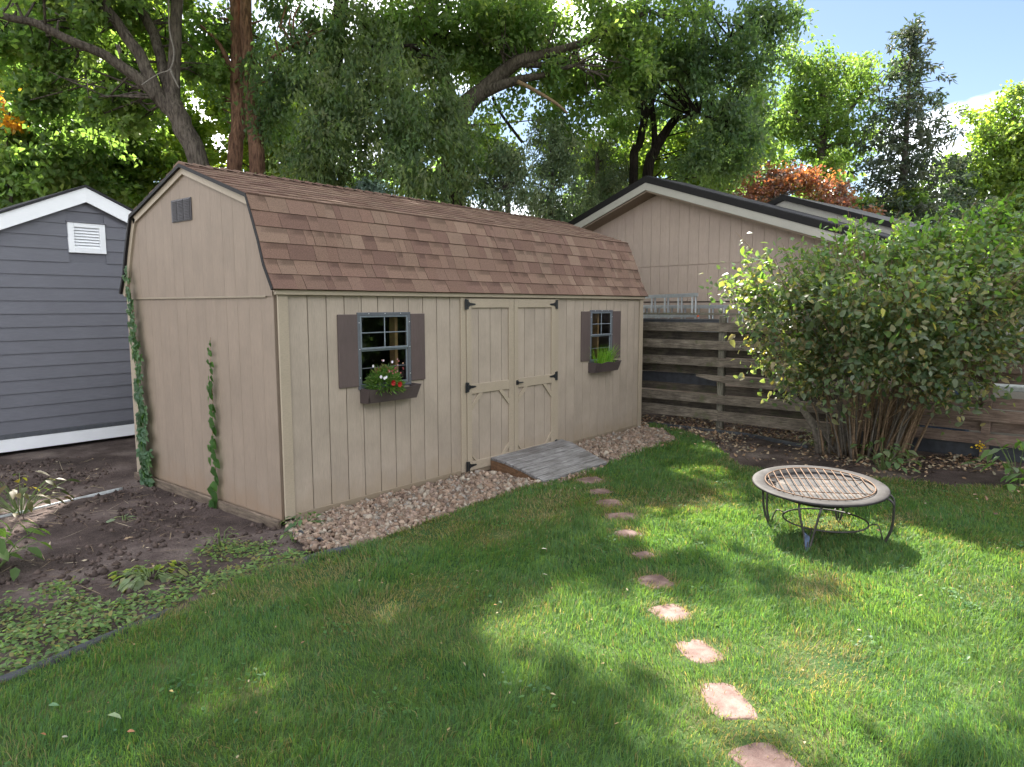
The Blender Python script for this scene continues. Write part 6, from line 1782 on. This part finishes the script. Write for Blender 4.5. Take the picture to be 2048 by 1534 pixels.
def litter():
    n = 20000; x = rng.uniform(3.9, 8.4, n); y = rng.uniform(-6.5, .8, n)
    k = (~inside(x, y, LAWN) | (rng.random(n) < .10)) & (x > 4.2) & (x < 8.2); x, y = x[k], y[k]
    den = fbm(x, y, 81, 1.6, 3); nearf = np.clip((x - 5.0) / 1.6, 0.1, 1)
    k = rng.random(len(x)) < np.clip((den - .3) * 2.2, .05, 1) * nearf; x, y = x[k], y[k]; N = len(x)
    z = np.where(inside(x, y, LAWN), .035, soil_z(x, y) + .012)
    P = np.stack([x, y, z], 1); D = rand_dirs(N); D[:, 2] *= .25; Nn = unit(rand_dirs(N) * .55 + np.array([0, 0, 1])); L = rng.uniform(.03, .075, N)
    V, F = big_leaves(P, unit(D), Nn, L, L * .55, rng.uniform(.1, .5, (N, 1)), rng.uniform(-.5, .5, (N, 1)))
    C = np.array([(.22, .14, .085), (.30, .20, .12), (.15, .09, .06), (.36, .27, .18), (.12, .08, .06), (.27, .23, .17)])[rng.integers(0, 6, N)] * rng.uniform(.75, 1.2, (N, 1))
    tag(mesh_obj("leaf_litter", V, F, "litter", None, False, None, np.repeat(C, 7, 0)), "dry brown leaf litter along the fence and under the bush", "leaves", kind="stuff")
    n = 420; x = rng.uniform(-3.2, 0, n); y = rng.uniform(-.7, 4.5, n); k = in_view(x, y, .5) & ~((x > -.08) & (y > -.1) & (y < 3.1)); x, y = x[k], y[k]; N = len(x)
    P = np.stack([x, y, soil_z(x, y) + .01], 1); D = rand_dirs(N); D[:, 2] *= .15; L = rng.uniform(.05, .26, N)
    V, F = big_leaves(P, unit(D), unit(rand_dirs(N) * .3 + np.array([0, 0, 1])), L, np.full(N, .006), .3, rng.uniform(-.15, .15, (N, 1)))
    C = np.array([(.26, .20, .13), (.33, .28, .2), (.15, .11, .07)])[rng.integers(0, 3, N)]
    tag(mesh_obj("straw", V, F, "litter", None, False, None, np.repeat(C, 7, 0)), "thin dry stems and straws lying across the soil bed", "straw", kind="stuff")
    # bits on the bare bed and in the lawn
    n = 1500; x = rng.uniform(-3.5, 0, n); y = rng.uniform(-.8, 5.3, n); k = in_view(x, y, .6) & ~((x > -.08) & (y > -.1) & (y < 3.1)); x, y = x[k], y[k]; N = len(x)
    P = np.stack([x, y, soil_z(x, y) + .006], 1); D = rand_dirs(N); D[:, 2] *= .2; L = rng.gamma(2, .012, N).clip(.008, .09)
    V, F = big_leaves(P, unit(D), unit(rand_dirs(N) * .4 + np.array([0, 0, 1])), L, L * rng.uniform(.12, .5, N), .2, .1)
    C = np.array([(.26, .19, .12), (.38, .32, .23), (.16, .11, .07), (.09, .06, .05), (.045, .035, .03)])[rng.integers(0, 5, N)]
    tag(mesh_obj("debris", V, F, "litter", None, False, None, np.repeat(C, 7, 0)), "chips and dry bits scattered on the bare soil beds", "debris", kind="stuff")
litter()
def clover():
    cx = rng.uniform(-3.6, 5.0, 90); cy = rng.uniform(-7.2, -1.2, 90)
    k = inside(cx, cy, LAWN) & in_view(cx, cy, .4) & stone_free(cx, cy, .12); cx, cy = cx[k], cy[k]
    x, y = [], []
    for a, b in zip(cx, cy):
        m_ = int(rng.integers(6, 34)); r_ = rng.uniform(.03, .13)
        x.append(a + rng.normal(size=m_) * r_); y.append(b + rng.normal(size=m_) * r_)
    x = np.concatenate(x); y = np.concatenate(y); k = inside(x, y, LAWN) & stone_free(x, y, .0); x, y = x[k], y[k]; N = len(x)
    P = np.stack([x, y, lawn_z(x, y) + rng.uniform(.02, .045, N)], 1); D = rand_dirs(N); D[:, 2] *= .2
    V, F = big_leaves(P, unit(D), unit(rand_dirs(N) * .35 + np.array([0, 0, 1])), rng.uniform(.015, .035, N), rng.uniform(.012, .024, N), .12, .2)
    C = np.array([(.07, .15, .05), (.09, .18, .06), (.06, .13, .06)])[rng.integers(0, 3, N)] * rng.uniform(.85, 1.2, (N, 1))
    tag(mesh_obj("clover", V, F, "leaf", None, False, None, np.repeat(C, 7, 0)), "small broad leaved weeds scattered through the lawn", "weeds", kind="stuff")
    # short dry clippings
    n = 420; x = rng.uniform(-4, 6, n); y = rng.uniform(-7.5, -.9, n); k = inside(x, y, LAWN) & in_view(x, y, .4); x, y = x[k], y[k]; N = len(x)
    P = np.stack([x, y, lawn_z(x, y) + rng.uniform(.02, .05, N)], 1); D = rand_dirs(N); D[:, 2] *= .3
    V, F = big_leaves(P, unit(D), unit(rand_dirs(N) * .6 + np.array([0, 0, 1])), rng.uniform(.012, .035, N), rng.uniform(.004, .015, N), .2, .2)
    C = np.array([(.26, .19, .10), (.18, .11, .06), (.33, .27, .17)])[rng.integers(0, 3, N)]
    tag(mesh_obj("clippings", V, F, "litter", None, False, None, np.repeat(C, 7, 0)), "small dry leaf bits and clippings lying in the lawn", "leaves", kind="stuff")
clover()
def clods():
    n = 5200; x = rng.uniform(-3.2, 0, n); y = rng.uniform(-.6, 4.8, n); k = in_view(x, y, .5) & ~((x > -.07) & (y > -.1) & (y < 3.1)) & (fbm(x, y, 91, 1.6, 3) > .43); x, y = x[k], y[k]; N = len(x)
    o8 = np.array([(1, 0, 0), (-1, 0, 0), (0, 1, 0), (0, -1, 0), (0, 0, 1), (0, 0, -1)], float)
    f8 = np.array([(0, 2, 4), (2, 1, 4), (1, 3, 4), (3, 0, 4), (2, 0, 5), (1, 2, 5), (3, 1, 5), (0, 3, 5)])
    s_ = rng.gamma(2.2, .0062, N).clip(.004, .035)
    V = o8[None] * s_[:, None, None] * rng.uniform(.6, 1.3, (N, 6, 1)) + np.stack([x, y, soil_z(x, y) + s_ * .2], 1)[:, None]
    C = np.array([(.06, .043, .036), (.09, .066, .057), (.04, .029, .025)])[rng.integers(0, 3, N)]
    tag(mesh_obj("soil_clods", V.reshape(-1, 3), (f8[None] + np.arange(N)[:, None, None] * 6).reshape(-1, 3), "litter", None, False, None, np.repeat(C, 6, 0)), "loose dark clods on the bare soil beside the tan gable wall", "soil", kind="stuff")
clods()
# a few fallen leaves one can pick out on the lawn
FL = [((215, 1452), .08, (.17, .22, .12), "large pale folded leaf lying on the lawn at lower left"), ((98, 1432), .05, (.09, .16, .08), "dull green leaf on the lawn left of the pale folded leaf"), ((82, 1490), .035, (.2, .09, .04), "orange brown leaf on the lawn below the dull green leaf"),
      ((255, 1486), .035, (.22, .11, .06), "orange brown leaf just below the pale folded leaf"), ((340, 1402), .025, (.4, .3, .12), "small yellow leaf on the lawn upper right of the pale folded leaf"), ((1083, 1111), .045, (.5, .46, .36), "cream leaf on dry grass between the shed and the stepping stones"),
      ((1084, 1163), .04, (.48, .45, .33), "cream leaf lying in greener grass nearer the viewer than the other cream leaf"), ((987, 1226), .025, (.36, .2, .08), "tiny brown leaf on shaded lawn in front of the gravel"), ((1945, 1000), .06, (.34, .22, .16), "curled brown leaf on the lawn right of the fire pit"), ((125, 1497), .025, (.2, .2, .15), "small whitish leaf at the lower left corner of the lawn")]
for (px, L, c, lab) in [((-2.296, -2.115), *FL[0][1:]), ((-2.441, -1.810), *FL[1][1:]), ((-2.544, -2.038), *FL[2][1:]), ((-2.292, -2.323), *FL[3][1:]), ((-2.013, -2.130), *FL[4][1:]), ((0.796, -2.326), *FL[5][1:]), ((0.379, -2.645), *FL[6][1:]), ((-0.231, -2.716), *FL[7][1:]), ((4.811, -4.737), *FL[8][1:]), ((-2.492, -2.141), *FL[9][1:])]:
    V, F = big_leaves(np.zeros((1, 3)), unit(np.array([[.6 + random.uniform(-.4, .4), -.5, .06]])), unit(np.array([[random.uniform(-.3, .3), random.uniform(-.3, .3), 1]])), np.array([L]), np.array([L * .55]), .35, .2)
    o = mesh_obj("fallen_leaf", V, F, "litter", None, False, None, np.tile(c, (7, 1))); o.location = (px[0], px[1], .055)
    tag(o, lab, "leaf", "loose leaves on the lawn")
